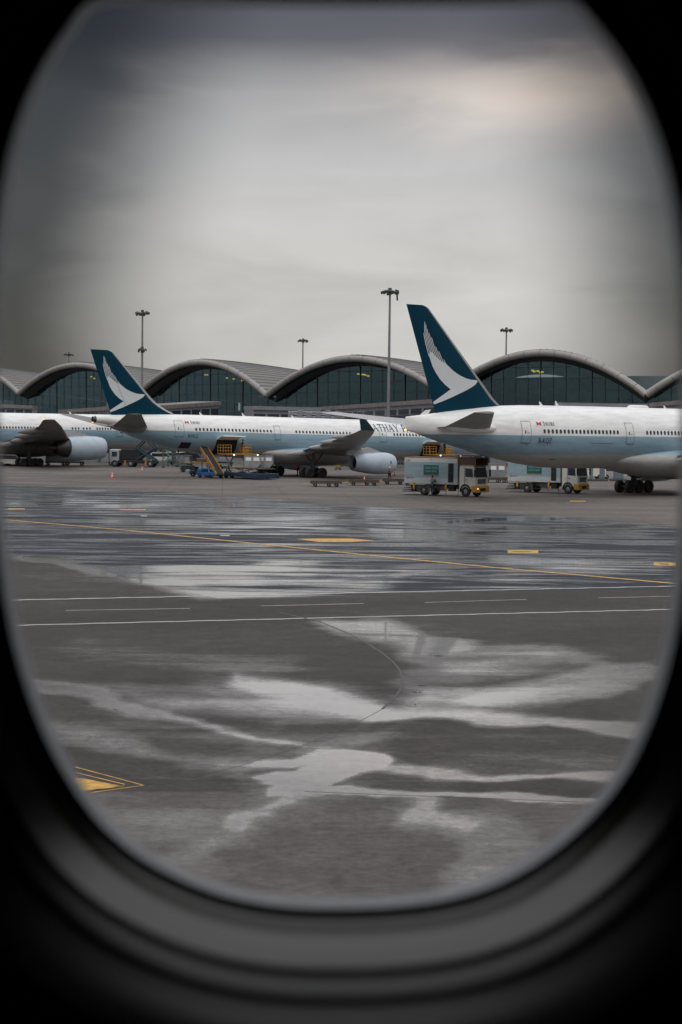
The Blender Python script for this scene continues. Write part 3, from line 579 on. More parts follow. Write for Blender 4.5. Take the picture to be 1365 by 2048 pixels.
    W=mm('ADD',W,mm('MULTIPLY',mm('SUBTRACT',mid,.5),.16),True)
    W=mm('MULTIPLY',W,mr(at3,0,1,1,.35))
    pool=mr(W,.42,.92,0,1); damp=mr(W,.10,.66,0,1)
    rough=mm('ADD',mm('MULTIPLY',mr(damp,0,1,.75,.26,False),mm('SUBTRACT',1,pool)),mm('MULTIPLY',pool,mr(at2,0,1,.10,.13)))
    L.new(rough,b.inputs['Roughness'])
    def mixc(f,a,c):
        x=n('ShaderNodeMixRGB'); L.new(f,x.inputs[0])
        for i,v in((1,a),(2,c)):
            if isinstance(v,tuple): x.inputs[i].default_value=(*v,1)
            else: L.new(v,x.inputs[i])
        return x.outputs[0]
    c=mixc(at2,(.041,.036,.034),(.019,.022,.029)); at4=n('ShaderNodeAttribute',attribute_name='slab').outputs['Fac']; c=mixc(at4,c,(.082,.073,.071)); c=mixc(mm('MULTIPLY',damp,.55),c,(.135,.125,.120)); c=mixc(at3,c,mixc(big,(.115,.092,.078),(.125,.118,.106)))  # damp areas also paled, sky sheen put into the base colour
    k=mm('MULTIPLY',mm('MULTIPLY',mr(grain,.25,.75,.6,1.4,False),mr(fine,.3,.7,.5,1.5,False)),mm('MULTIPLY',mr(mid,.3,.7,.86,1.14),mr(big,.3,.7,.8,1.2)))
    k=mm('MULTIPLY',k,mm('ADD',mr(pool,0,1,1,0),mm('MULTIPLY',mr(pool,0,1,0,2.9),mr(at2,0,1,1,.12))))  # near pools brightened in base colour to stand for reflected sky
    # slab joints in the concrete
    o=n('ShaderNodeTexCoord'); mp=n('ShaderNodeMapping'); mp.inputs['Rotation'].default_value=(0,0,math.radians(-4)); L.new(o.outputs['Object'],mp.inputs[0]); br=n('ShaderNodeTexBrick'); br.offset=0; br.inputs['Scale'].default_value=1; br.inputs['Brick Width'].default_value=6; br.inputs['Row Height'].default_value=6; br.inputs['Mortar Size'].default_value=.05; br.inputs['Color1'].default_value=(1,1,1,1); br.inputs['Color2'].default_value=(.9,.9,.9,1); br.inputs['Mortar'].default_value=(.6,.6,.6,1); L.new(mp.outputs[0],br.inputs[0])
    v=n('ShaderNodeVectorMath',operation='SCALE'); L.new(c,v.inputs[0]); L.new(k,v.inputs['Scale'])
    jm=n('ShaderNodeMixRGB',blend_type='MULTIPLY'); L.new(at3,jm.inputs[0]); L.new(v.outputs[0],jm.inputs[1]); L.new(br.outputs[0],jm.inputs[2])
    L.new(jm.outputs[0],b.inputs['Base Color'])
    bu=n('ShaderNodeBump'); bu.inputs['Distance'].default_value=.012; L.new(mm('SUBTRACT',1,pool),bu.inputs['Strength']); L.new(mm('ADD',grain,mm('MULTIPLY',fine,2)),bu.inputs['Height']); L.new(bu.outputs[0],b.inputs['Normal'])
    b.inputs['Specular IOR Level'].default_value=.5
    L.new(mr(W,.1,.6,.28,.75),b.inputs['Specular IOR Level']); L.new(pool,b.inputs['Coat Weight']); b.inputs['Coat IOR'].default_value=1.55; L.new(mr(at2,0,1,.04,.09),b.inputs['Coat Roughness']); L.new(mixc(at2,(1,.97,.95),(.82,.90,1.0)),b.inputs['Specular Tint'])
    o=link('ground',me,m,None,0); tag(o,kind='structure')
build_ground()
def strip(name,pts,w,m,z=.004,close=False):
    """painted line: pts are ground points, real width w in metres"""
    b=MB(); P=[Vector((p[0],p[1],0)) for p in pts]; L=[];R=[]
    for i,p in enumerate(P):
        d=(P[min(i+1,len(P)-1)]-P[max(i-1,0)]).normalized(); q=Vector((-d.y,d.x,0))*w/2; L.append(p+q); R.append(p-q)
    n=len(P); b.add([(p.x,p.y,z) for p in L]+[(p.x,p.y,z) for p in R],[(i,n+i,n+i+1,i+1) for i in range(n-1)])
    return tag(b.build(name,m,None,0),kind='structure')
def sub(p,q,n): return [tuple(np.array(p)+(np.array(q)-np.array(p))*i/n) for i in range(n+1)]
def gl(pts,n=1):
    o=[]
    for a,c in zip(pts[:-1],pts[1:]): o+=sub(gnd(*a),gnd(*c),n)[:-1]
    return o+[gnd(*pts[-1])]
strip('taxiway_centre_line',gl([(-60,1035),(20,1040),(250,1060),(500,1086),(745,1111),(1000,1136),(1250,1158),(1350,1167),(1500,1181)],6),.34,'ypaint')
def wob(a,c,n,amp):
    p=[]
    for i,q in enumerate(sub(gnd(*a),gnd(*c),n)): p.append((q[0],q[1]+amp*((i*7919)%5-2)/2*(.6 if i%2 else 1)))
    return p
strip('road_edge_line',wob((-60,1202),(1460,1170),90,.06),.22,'wpaint'); strip('road_edge_line',wob((-60,1253),(1460,1216),80,.05),.18,'wpaint')
for a,c in(((132,1221),(380,1217)),((522,1212),(728,1207)),((850,1205),(1053,1199)),((1198,1196),(1400,1191)),((-160,1229),(-20,1225))): strip('road_dash_line',gl([a,c],8),.09,'wpaint')
def patch(name,poly,m,z=.004): 
    P=[gnd(*p) for p in poly]; return tag(MB().add([(p[0],p[1],z) for p in P],[tuple(range(len(P)))]).build(name,m,None,0),kind='structure')
patch('yellow_marking',[(594,1078),(640,1077),(700,1077),(750,1081),(705,1084),(640,1084)],'ypaint')
for x0,x1,y in((1016,1077,1103),(1308,1352,1128),(240,292,1019),(16,50,1017.5),(1140,1172,1002)):
    hgt=3 if y>1090 else .9; patch('yellow_marking',[(x0,y-hgt),(x1,y-hgt+.5),(x1,y+hgt+.5),(x0,y+hgt)],'ypaint')
for x0,x1,y,hh in((1022,1066,1103.3,.9),(1318,1340,1128.4,1.4)): patch('marking_characters',[(x0,y-hh),(x1-6,y-hh*.4),(x1,y+hh*.2),(x1-4,y+hh),(x0+6,y+hh*.6)],'tar',.008)
patch('white_marking',[(281,1031),(295,1031.2),(295,1032.8),(282,1032.6)],'wpaint'); patch('white_marking',[(440,1070),(461,1070.2),(458,1072),(441,1071.8)],'wpaint')
# chevron paint, lower left
for pts in([(150,1534),(288,1571)],[(288,1571),(150,1590)],[(150,1545),(250,1569)],[(250,1572),(160,1583)]): strip('chevron_marking',gl(pts,4),.035,'ypaint')
patch('chevron_marking',[(120,1552),(172,1558),(240,1571.5),(190,1580),(120,1590)],'ypaint')
tag(MB().add([(-400,318,.004),(400,318,.004),(400,345,.004),(-400,470,.004)],[(0,1,2,3)]).build('dark_apron_sheet',mat('dark_apron_tone',(.035,.036,.038),.7,var=.3,scale=.2),None,0),kind='structure')  # dark sheet added in front of the terminal, shade put into its colour
# sealed joint curving through the near surface
strip('tar_joint',gl([(560,1225),(640,1243),(700,1268),(735,1287),(760,1303),(785,1322),(800,1340),(806,1362),(800,1382),(785,1400),(765,1418)],5),.06,'tar')
strip('tar_joint',gl([(765,1418),(740,1432),(700,1452),(600,1494),(480,1532),(380,1556),(285,1570)],4),.012,'tar'); strip('tar_joint',gl([(610,1583),(760,1589),(900,1594),(1205,1606)],4),.022,'tar')
for x,y,w_ in((888,1312,38),(850,1370,34),(838,1384,24),(818,1411,9),(830,1408,6),(232,1418,7),(712,1057,50),(650,1016,28),(1060,1040,22),(1150,1052,60)):  # thin dark slivers laid over the pavement
    for k in range(3):
        a=random.uniform(-.4,.4)*w_; ww=w_*random.uniform(.25,.55); dy=random.uniform(-.6,.6)+k*.5+a*.06
        patch('dark_sliver',[(x+a-ww/2,y+dy-.3),(x+a,y+dy-.9),(x+a+ww/2,y+dy+.5),(x+a+ww*.1,y+dy+1.0)],'darksliver',.004+.004*k)
# ------------------------------------------------------------------ terminal
V0=[(-1,-150,500),(0,38,475),(1,278,437),(2,533,401),(3,885,364),(4,1292,332),(5,1720,318)]
term=thing('airport_terminal','long airport terminal with wavy barrel roof edges over dark glass','building',(0,380,0))
def TL(p): return (p[0],p[1]-380,p[2])
glassm=D.materials.new('facade_glass'); glassm.use_nodes=True; t=glassm.node_tree; t.nodes.remove(t.nodes['Principled BSDF'])
o_=t.nodes['Material Output']; tr=t.nodes.new('ShaderNodeBsdfTransparent'); tr.inputs[0].default_value=(.30,.38,.41,1); g_=t.nodes.new('ShaderNodeBsdfGlossy'); g_.inputs['Roughness'].default_value=.05; g_.inputs['Color'].default_value=(.44,.68,.80,1)
lw=t.nodes.new('ShaderNodeLayerWeight'); pw=t.nodes.new('ShaderNodeMath'); pw.operation='POWER'; t.links.new(lw.outputs['Facing'],pw.inputs[0]); pw.inputs[1].default_value=4; fr=t.nodes.new('ShaderNodeMath'); fr.operation='ADD'; t.links.new(pw.outputs[0],fr.inputs[0]); fr.inputs[1].default_value=.10; mxs=t.nodes.new('ShaderNodeMixShader')
nn=t.nodes.new('ShaderNodeTexNoise'); nn.inputs['Scale'].default_value=.25; nn.inputs['Detail'].default_value=3; ob=t.nodes.new('ShaderNodeTexCoord'); t.links.new(ob.outputs['Object'],nn.inputs[0]); bu=t.nodes.new('ShaderNodeBump'); bu.inputs['Strength'].default_value=.25; bu.inputs['Distance'].default_value=.25; t.links.new(nn.outputs[0],bu.inputs['Height']); t.links.new(bu.outputs[0],g_.inputs['Normal'])
t.links.new(fr.outputs[0],mxs.inputs[0]); t.links.new(tr.outputs[0],mxs.inputs[1]); t.links.new(g_.outputs[0],mxs.inputs[2]); t.links.new(mxs.outputs[0],o_.inputs[0]); MT['glassm']=glassm
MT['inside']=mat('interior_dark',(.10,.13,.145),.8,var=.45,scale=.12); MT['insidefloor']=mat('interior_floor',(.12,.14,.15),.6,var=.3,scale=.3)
pk={0:(-60,730),1:(130,722),2:(378,716),3:(690,708),4:(1082,696),5:(1520,700)}
zv={0:(-150,778),1:(38,779),2:(278,778),3:(530,782),4:(885,778),5:(1292,779),6:(1720,775)}
LIT={1:[(183,754),(189,757)],2:[(411,749.5),(415,749.5),(454,756),(468,758),(485,761)],3:[(717,748),(726,749),(731,750),(737,752)],4:[(1066,741),(1069,743),(1076,742),(1081,745),(1085,744)]}
for k in range(6):
    (_,x0,Y0),(_,x1,Y1)=V0[k],V0[k+1]
    zA=at(x0,zv[k][1],Y0)[2]; zB=at(x1,zv[k+1][1],Y1)[2]
    a=at(x0,860,Y0); c=at(x1,860,Y1); a=np.array([a[0],a[1],0]); c=np.array([c[0],c[1],0])
    Ym=(Y0+Y1)/2; zP=at(pk[k][0],pk[k][1],Ym)[2]
    dvec=(c-a)/np.linalg.norm(c-a); nrm=np.array([-dvec[1],dvec[0],0])
    back=(nrm if k<4 else np.array([.12,1,0])) ; 
    n=40
    def prof(u,dz=0):
        # smooth crown, nearly straight flanks, sharp valley
        h=1-abs(2*u-1)**1.97
        return (zA+(zB-zA)*u)+(zP-(zA+zB)/2)*h+dz
    def pt(u,dep,dz=0,lift=0): 
        p=a+(c-a)*u+back*dep; return (p[0],p[1],prof(u,dz))
    us=[i/n for i in range(n+1)]
    # edge tube
    rings=[]
    for i,u in enumerate(us):
        p=Vector(pt(u,0,-1.05)); q0=Vector(pt(max(0,u-.02),0,-1.05)); q1=Vector(pt(min(1,u+.02),0,-1.05)); tg=(q1-q0).normalized(); nr=Vector((-dvec[1],dvec[0],0)); upv=nr.cross(tg); 
        if upv.z<0: upv=-upv
        rings.append([TL(tuple(p+upv*.74*math.cos(t_)+nr*.74*math.sin(t_))) for t_ in np.linspace(0,2*math.pi,15)[:-1]])
    tb=MB().loft(rings).build('roof_edge','tube',term,60)
    b=MB()
    for i in range(2,n,3):
        r_=[[tuple(np.array(rings[i][j])*1) for j in range(14)]]; cc=np.mean(np.array(rings[i]),0); rr=[tuple(cc+(np.array(p)-cc)*1.012) for p in rings[i]]; r2=[tuple(cc+(np.array(p)-cc)*1.012+dvec*.10) for p in rings[i]]
        b.loft([rr,r2])
    b.build('cladding_joint','mullion',tb,0)
    # roof shell
    Dp=46 if k<4 else 40; drop=-3.2
    b=MB(); m=10; g=[]
    for j in range(m+1):
        f_=j/m
        g.append([TL((pt(u,f_*Dp)[0],pt(u,f_*Dp)[1],prof(u)-.25+drop*f_**1.5)) for u in us])
    v=[p for r in g for p in r]; w_=n+1
    b.add(v,[(j*w_+i,j*w_+i+1,(j+1)*w_+i+1,(j+1)*w_+i) for j in range(m) for i in range(n)])
    v2=[(p[0],p[1],p[2]-.5) for p in v]; b.add(v2,[(j*w_+i,(j+1)*w_+i,(j+1)*w_+i+1,j*w_+i+1) for j in range(m) for i in range(n)])
    rf=b.build('roof','roof',term,60)
    b=MB()
    for u in np.linspace(.5,.98,17):
        for j in range(m): 
            p=np.array(TL((pt(u,j/m*Dp)[0],pt(u,j/m*Dp)[1],prof(u)-.25+drop*(j/m)**1.5+.12))); q=np.array(TL((pt(u,(j+1)/m*Dp)[0],pt(u,(j+1)/m*Dp)[1],prof(u)-.25+drop*((j+1)/m)**1.5+.12))); b.bar(p,q,.07,3)
    b.build('roof_seam','mullion',rf,0)
    # soffit between edge and glass
    rec=3.2
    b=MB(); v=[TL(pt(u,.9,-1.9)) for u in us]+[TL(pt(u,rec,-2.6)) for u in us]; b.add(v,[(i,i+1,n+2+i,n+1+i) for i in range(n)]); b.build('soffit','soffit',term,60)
    # glass wall
    b=MB(); v=[]
    for u in us: p=pt(u,rec,-2.6); v+= [TL(p),TL((p[0],p[1],6.5))]
    b.add(v,[(2*i,2*i+2,2*i+3,2*i+1) for i in range(n)]); gw=b.build('glass_wall','glassm',term,0)
    b=MB()
    nv=16
    for i in range(1,nv):
        u=i/nv; p=pt(u,rec-.15,-2.6); q=TL((p[0],p[1],6.5)); b.bar(TL(p),q,.045 if i%4 else .10,4)
    for z in np.arange(8,22.5,2.4):
        uu=[u for u in us if prof(u,-2.7)>z]
        if len(uu)>1:
            p=pt(uu[0],rec-.15); q=pt(uu[-1],rec-.15); b.bar(TL((p[0],p[1],z)),TL((q[0],q[1],z)),.04,4)
    b.build('mullions','mullion',gw,0)
    # interior: back wall, floor, decks
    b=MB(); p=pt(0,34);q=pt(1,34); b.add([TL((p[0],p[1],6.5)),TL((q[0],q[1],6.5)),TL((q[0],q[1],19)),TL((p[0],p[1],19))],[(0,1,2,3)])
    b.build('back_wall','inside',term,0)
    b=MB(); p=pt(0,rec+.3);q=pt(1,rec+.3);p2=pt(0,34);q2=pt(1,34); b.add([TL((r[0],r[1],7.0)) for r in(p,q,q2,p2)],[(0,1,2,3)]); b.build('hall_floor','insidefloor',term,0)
    b=MB(); 
    for i in range(9):
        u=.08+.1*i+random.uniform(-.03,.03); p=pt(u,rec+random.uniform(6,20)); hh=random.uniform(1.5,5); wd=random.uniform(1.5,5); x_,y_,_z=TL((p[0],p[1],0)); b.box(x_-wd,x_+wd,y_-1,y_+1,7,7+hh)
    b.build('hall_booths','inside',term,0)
    for (lx,ly) in LIT.get(k,[]):
        for Yt in np.arange(Y0+40,Y1-20,-.5):
            p=at(lx,ly,Yt)
            if (np.array([p[0],p[1],0])-a)@nrm<rec+1.2: break
        MB().bev(-.28,.28,-.2,.2,-.18,.18,.06).build('hall_lamp','glow',term,0,loc=TL(p))
    # podium below the glass
    p=np.array(pt(0,rec-1.5));q=np.array(pt(1,rec-1.5)); b=MB()
    b.add([TL((p[0],p[1],0)),TL((q[0],q[1],0)),TL((q[0],q[1],6.6)),TL((p[0],p[1],6.6))],[(0,1,2,3)]); b.add([TL((p[0],p[1],6.6)),TL((q[0],q[1],6.6)),TL((q[0]+back[0]*3,q[1]+back[1]*3,6.6)),TL((p[0]+back[0]*3,p[1]+back[1]*3,6.6))],[(0,1,2,3)])
    pd=b.build('podium_wall','concretewall',term,0)
    for i in range(13):
        u=(i+.5)/13; b=MB(); c0=np.array(pt(u,rec-1.9)); e=dvec*1.35
        for zz0,zz1 in((.6,2.9),(3.7,5.7)):
            if (i*5+k)%4==0 and zz0<1: zz1=3.2; zz0=0
            b.add([TL((c0[0]-e[0],c0[1]-e[1],zz0)),TL((c0[0]+e[0],c0[1]+e[1],zz0)),TL((c0[0]+e[0],c0[1]+e[1],zz1)),TL((c0[0]-e[0],c0[1]-e[1],zz1))],[(0,1,2,3)])
        b.build('window','window',pd,0)
    b=MB()
    for i in range(14):
        c0=np.array(pt(i/14+.003,rec-2.4)); x_,y_,_z=TL((c0[0],c0[1],0)); b.box(x_-.3,x_+.3,y_-.3,y_+.3,0,6.6)
    b.build('podium_pier','bluepost',pd,0)
# ------------------------------------------------------------------ boarding bridges and canopies
def bridge(name,label,cat,x0,x1,Y0,Y1,t0,t1,b0,b1,win=(.45,.9),legs=True,dep=5.,nw=8,roofm='bridgeroof'):
    """corridor from (x0,Y0) to (x1,Y1) in the ground plan; t/b are heights of roof and floor at each end"""
    A_=at(x0,860,Y0);B_=at(x1,860,Y1); L=B_-A_; L[2]=0; ln=np.linalg.norm(L); rz=math.atan2(L[1],L[0]); za,zb=t0,t1
    r=thing(name,label,cat,(A_[0],A_[1],0),rz)
    def seg(m0,u0,u1,h0a,h1a,h0b,h1b,ya,yb,nm,mt,par=r):
        return MB().add([(u0*ln,ya,h0a),(u1*ln,ya,h0b),(u1*ln,yb,h0b),(u0*ln,yb,h0a),(u0*ln,ya,h1a),(u1*ln,ya,h1b),(u1*ln,yb,h1b),(u0*ln,yb,h1a)],[(0,3,2,1),(4,5,6,7),(0,1,5,4),(1,2,6,5),(2,3,7,6),(3,0,4,7)]).build(nm,mt,par,0)
    seg(0,0,1,t0-.7,t0,t1-.7,t1,-.35,dep+.35,'roof',roofm)
    body=seg(0,.003,.997,b0,t0-.7,b1,t1-.7,0,dep,'corridor','bridge')
    b=MB()
    for i in range(nw):
        u0=(i+.08)/nw;u1=(i+.92)/nw; f0=b0+(b1-b0)*u0;g0=t0-.7+(t1-.7-t0+.7)*u0;f1=b0+(b1-b0)*u1;g1=t0-.7+(t1-t0)*u1
        b.add([(u0*ln,-.02,f0+(g0-f0)*win[0]),(u1*ln,-.02,f1+(g1-f1)*win[0]),(u1*ln,-.02,f1+(g1-f1)*win[1]),(u0*ln,-.02,f0+(g0-f0)*win[1])],[(0,1,2,3)])
    b.build('glazing','window',body,0)
    if legs:
        for u in(.15,.5,.85):
            MB().box(u*ln-.3,u*ln+.3,dep/2-.3,dep/2+.3,0,b0+(b1-b0)*u).build('pillar','bluepost',r,0)
    return r
def hz(x,y,Y): return float(at(x,y,Y)[2])
bridge('boarding_bridge','boarding bridge with a sloped pale roof behind the tail of the middle airliner','boarding bridge',300,439,300,330,hz(300,812,300),hz(439,803,330),hz(300,842,300),hz(439,842,330),(.05,.80),nw=7)
bridge('boarding_bridge','long boarding bridge rising to the right behind the middle airliner up to the green fin','boarding bridge',628,900,330,262,hz(628,815,330),hz(900,796,262),hz(628,838,330),hz(900,826,262),(.05,.62),nw=12)
bridge('low_building','flat roofed service block left of the long boarding bridge, behind the middle airliner','building',506,640,315,320,hz(506,812,315),hz(640,815,320),0,0,(.86,.93),False,nw=5,roofm='bridge')
bridge('boarding_bridge','brownish boarding bridge left of the middle fin, above the left airliner','boarding bridge',120,232,330,300,hz(120,820,330),hz(232,812,300),hz(120,840,330),hz(232,840,300),(.5,.9),nw=7)
bridge('boarding_bridge','boarding bridge roof at the far left edge above the airliner','boarding bridge',-60,66,340,340,hz(-60,806,340),hz(66,811,340),hz(-60,836,340),hz(66,836,340),(.25,.85),nw=7)
bridge('low_building','low grey blue service block behind the roof of the right airliner','building',1115,1295,300,300,hz(1115,805,300),hz(1295,808,300),0,0,(.82,.93),False,nw=7,roofm='bridge')
bridge('boarding_bridge','brown roofed boarding bridge at the right window edge above the airliner','boarding bridge',1300,1420,280,270,hz(1300,806,280),hz(1420,795,270),hz(1300,830,280),hz(1420,826,270),(.2,.6),nw=6)
# rooftop plant on the low block
for i,(x,y) in enumerate(((648,826),(668,824),(690,826),(712,825),(738,827))):
    pass
g=thing('roof_plant','long run of grey pipes and ducts on supports behind the middle airliner','roof plant',tuple(gnd(680,935)*0+np.array([*at(680,860,312)[:2],0])))
b=MB()
for i in range(5): b.bar((-9.5,i*.6,hz(680,832,312)-.3+.45*(i%3)),(7.5,i*.6,hz(680,832,312)-.3+.45*(i%3)),.22,8)
b.build('ducts','steel',g,50); b=MB()
for x in np.arange(-9,8,1.7): b.bar((x,.5,0),(x,.5,hz(680,822,312)),.09,4); b.bev(x-.5,x+.5,-.4,.3,hz(680,830,312)-.6,hz(680,826,312)+random.uniform(-.2,.5))
b.build('supports','steel',g,0)
# lattice rail fence
g=thing('guard_rail','galvanised guard rail with dense uprights below the long boarding bridge','railing',(*at(760,860,300)[:2],0))
b=MB()
z1=hz(760,832,300); z0=hz(760,812,300)
for x in np.arange(-4,9.5,.55): b.bar((x,0,0),(x,0,z0-.6),.06,4)
for z in np.arange(z1-2,z0-.5,.55): b.bar((-4,0,z),(9,0,z),.05,4)
b.build('rails','steel',g,0)
for px_,lab in((519,'left one of two thin camera poles on the service block'),(549,'right one of two thin camera poles on the service block')):
    Pq=at(px_,860,314); g=thing('camera_pole',lab,'pole',(Pq[0],Pq[1]+2,hz(px_,812,314)-.2)); MB().bar((0,0,0),(0,0,1.9),.06,6).build('post','mullion',g); MB().bev(-.25,.25,-.15,.15,1.75,2.1).build('camera_head','mullion',g,0)
# ------------------------------------------------------------------ light masts
def mast(x,ytop,Y,n,R_,second=None,label='',hang=False):
    p=at(x,900,Y); zt=at(x,ytop,Y)[2]; X,Y_=at(x,ytop,Y)[:2]
    g=thing('light_mast',label,'light mast',(X,Y_,0),0,'apron floodlight masts')
    MB().bar((0,0,0),(0,0,zt-.6),.30,12,.15).build('pole','pole',g,50)
    def head(z,R_,n,nm):
        h=D.objects.new(nm,None); COL.objects.link(h); h.parent=g; h.location=(0,0,z)
        b=MB(); pts=[(R_*.62*math.cos(2*math.pi*i/16),R_*.62*math.sin(2*math.pi*i/16),0) for i in range(16)]
        for i in range(16): b.bar(pts[i],pts[(i+1)%16],.07,5)
        for i in range(0,16,4): b.bar((0,0,.1),pts[i],.06,5)
        b.bar((0,0,-.5),(0,0,.55),.28,10); b.build('ring','lamp',h,0)
        for i in range(n):
            a=2*math.pi*i/n+.2; q=MB(); 
            zj=random.uniform(-.12,.15); q.loft([[(R_*.66,-.15,-.05+zj),(R_*.66,.15,-.05+zj),(R_*.66,.15,.22+zj),(R_*.66,-.15,.22+zj)],[(R_*.98,-.22,-.36+zj),(R_*.98,.22,-.36+zj),(R_*1.06,.22,.0+zj),(R_*1.06,-.22,.0+zj)]])
            q.build('floodlight','lamp',h,0,rz=a)
    head(zt-.55,R_,n,'lamp_head')
    if second: head(at(x,second,Y)[2],R_*.62,5,'lamp_head')
    if hang:
        MB().bar((R_*.8,0,zt-.9),(R_*.86,0,zt-1.9),.14,6).build('pulley','lamp',g,0)
    return g
mast(780.5,576,262,12,1.35,label='tallest floodlight mast with a round head, in front of the terminal by the right fin',hang=True)
mast(285.5,620,305,10,1.25,second=700,label='floodlight mast with a second smaller lamp ring halfway down, beside the middle fin')
mast(606.5,677,440,10,1.35,label='thin floodlight mast rising behind the terminal between the two tail fins')
mast(1013.5,655,372,11,1.35,label='short looking floodlight mast behind the terminal arch, right of the right fin')
mast(138,705,520,10,1.5,label='smallest floodlight mast behind the leftmost terminal arch')
# ------------------------------------------------------------------ apron vehicles
def wheelset(name,par,x,y,r,wd=.28,m='black',hub=True):
    w_=MB().lathe([(-wd/2,r*.5),(-wd/2,r*.9),(-wd*.35,r),(wd*.35,r),(wd/2,r*.9),(wd/2,r*.5)],(x,y,r),'y',20).build(name,m,par,40)
    if hub: MB().lathe([(-wd/2-.01,.02),(-wd/2+.02,r*.3),(-wd/2+.05,r*.52)],(x,y,r),'y',14).build('rim','steel',w_,40)
    return w_
def catering_truck(label,px,py,heading,platform=True):
    p=gnd(px,py); a=math.radians(heading)
    g=thing('catering_truck',label,'catering truck',(p[0],p[1],0),a,'catering trucks')
    # local: x forward, near side y=-1.25 ; origin under the middle of the near side
    Y0,Y1=0.,2.5
    MB().box(-3.6,4.3,.45,2.05,.72,.98).build('chassis','darkmetal',g,0)
    body=MB().bev(-4.15,2.35,Y0,Y1,1.12,3.72,.04).build('cargo_box',MT['boxliv'],g,30)
    for x in(-4.15,-.9,2.3): MB().box(x-.02,x+.04,Y0-.02,Y0,1.15,3.70).build('corner_post','wallpale',body,0)
    MB().box(-4.17,2.37,Y0-.02,Y1+.02,3.72,3.78).build('top_rail','browntrim',body,0)
    d=MB().box(1.25,1.85,Y0-.05,Y0,1.35,3.2).build('side_door','void',body,0); MB().box(1.28,1.82,Y0-.07,Y0-.05,2.25,2.3).build('handle','tealdark',d,0)
    s=MB().box(-1.75,.05,Y0-.05,Y0,2.0,3.0).build('sign_board','sign',body,0)
    def txt(vf,x,z,m,par,off):
        v,f=vf; MB().add([(x+q[0],Y0-off-.001*((q[2] if len(q)>2 else 0)%7),z+q[1]) for i,q in enumerate(v)],f).build('lettering',m,par,0)
    txt(serif('CATHAY PACIFIC',.21,.66),-1.6,2.62,'signink',s,.06); txt(serif('CATERING SERVICES',.15,.70),-1.58,2.32,'signink',s,.06); MB().box(-1.75,.05,Y0-.056,Y0-.05,2.0,2.05).build('sign_edge','red',s,0)
    fl=MB().add([(-3.85,Y0-.03,1.62),(-3.7,Y0-.03,1.67),(-3.7,Y0-.03,1.75),(-3.85,Y0-.03,1.80),(-3.55,Y0-.03,1.62),(-3.7,Y0-.032,1.67),(-3.7,Y0-.032,1.75),(-3.55,Y0-.03,1.80)],[(0,1,2,3),(4,5,6,7)]).build('flag_emblem','red',body,0)
    txt(serif('SWIRE',.13),-3.48,1.65,'seal',body,.03)
    if platform: txt(textmesh('134',.34),-3.95,3.30,'seal',body,.03)
    # cab
    sec=[(2.62,1.05,2.92),(3.0,.98,3.02),(4.05,.9,2.98),(4.32,.9,2.35),(4.42,.95,1.6),(4.40,.75,1.05)]
    cb=MB(); prof=[(2.55,.75),(4.42,.75),(4.46,1.55),(4.25,2.95),(4.05,3.05),(2.65,3.05),(2.55,2.9)]
    cb.loft([[(x,y+ (0),z) for x,z in prof] for y in(.06,2.44)]); c=cb.build('cab','offwhite',g,20)
    MB().add([(4.452,.18,1.9),(4.452,2.32,1.9),(4.262,2.26,2.86),(4.262,.24,2.86)],[(0,1,2,3)]).build('windscreen','window',c,0).location=(.02,0,0)
    MB().add([(3.25,.04,1.95),(4.18,.04,1.9),(4.06,.04,2.72),(3.25,.04,2.78)],[(0,1,2,3)]).build('side_window','window',c,0)
    dd=MB().box(3.15,3.19,.03,.05,1.0,2.85).build('door_gap','seal',c,0); MB().box(3.28,3.5,.0,.05,1.62,1.68).build('door_handle','void',c,0)
    MB().box(4.455,4.49,.5,2.0,1.28,1.72).build('grille','void',c,0)
    for k in range(2): MB().box(4.49,4.505,.5,2.0,1.36+.17*k,1.40+.17*k).build('grille_bar','wallpale',c,0)
    bp=MB().bev(4.0,4.62,.0,2.5,.42,1.08,.05).build('bumper','bumper',c,30); MB().box(4.6,4.635,.7,1.8,.55,.85).build('bumper_intake','void',bp,0)
    for y in(.16,2.1): MB().box(4.6,4.64,y,y+.2,.74,.86).build('headlight','orglow' if (y<1 and platform) else 'steel',bp,0)
    for y,sg in((.0,-1),(2.5,1)):
        m_=MB().bar((4.3,y,2.5),(4.55,y+sg*.22,2.5),.03,5); m_.box(4.5,4.6,y+sg*.12,y+sg*.32,1.95,2.65); m_.build('mirror','void',c,0)
    MB().loft([[(2.75+ .55*math.cos(t_)*1.15+.52,y,.52+.62*math.sin(t_)*1.15) for t_ in np.linspace(-.1,math.pi+.1,12)]+[(2.75+.55*math.cos(t_)*.95+.52,y,.52+.58*math.sin(t_)*.95) for t_ in np.linspace(math.pi+.1,-.1,12)] for y in(-.02,.35)]).build('wheel_arch','void',c,30)
    for x in(3.27,):
        for y in(.18,2.3): wheelset('wheel',g,x,y,.5)
    for x in(-1.75,):
        for y in(.25,2.25): wheelset('wheel',g,x,y,.5,.5)
    for x in(-2.95,.95):
        for y in(.05,2.4):
            l=MB().box(x-.09,x+.09,y-.09,y+.09,.62,1.25).build('stabiliser_leg','bumper',g,0); MB().bar((x,y,.02),(x,y,.65),.035,6).build('jack','steel',l,0)
    b=MB()
    for k in range(4): b.box(-4.6+.15*k,-3.4,.25,2.25,.30+.18*k,.36+.18*k)
    b.box(-3.45,-3.3,.3,2.2,.3,.98); b.build('rear_tail_lift','void',g,0)
    b=MB()
    for s_ in(-1,1):
        for y in(.35,2.15): b.bar((-1.8*s_,y,.98),(1.8*s_,y,1.16),.06,6)
    b.build('lift_scissor','darkmetal',g,0)
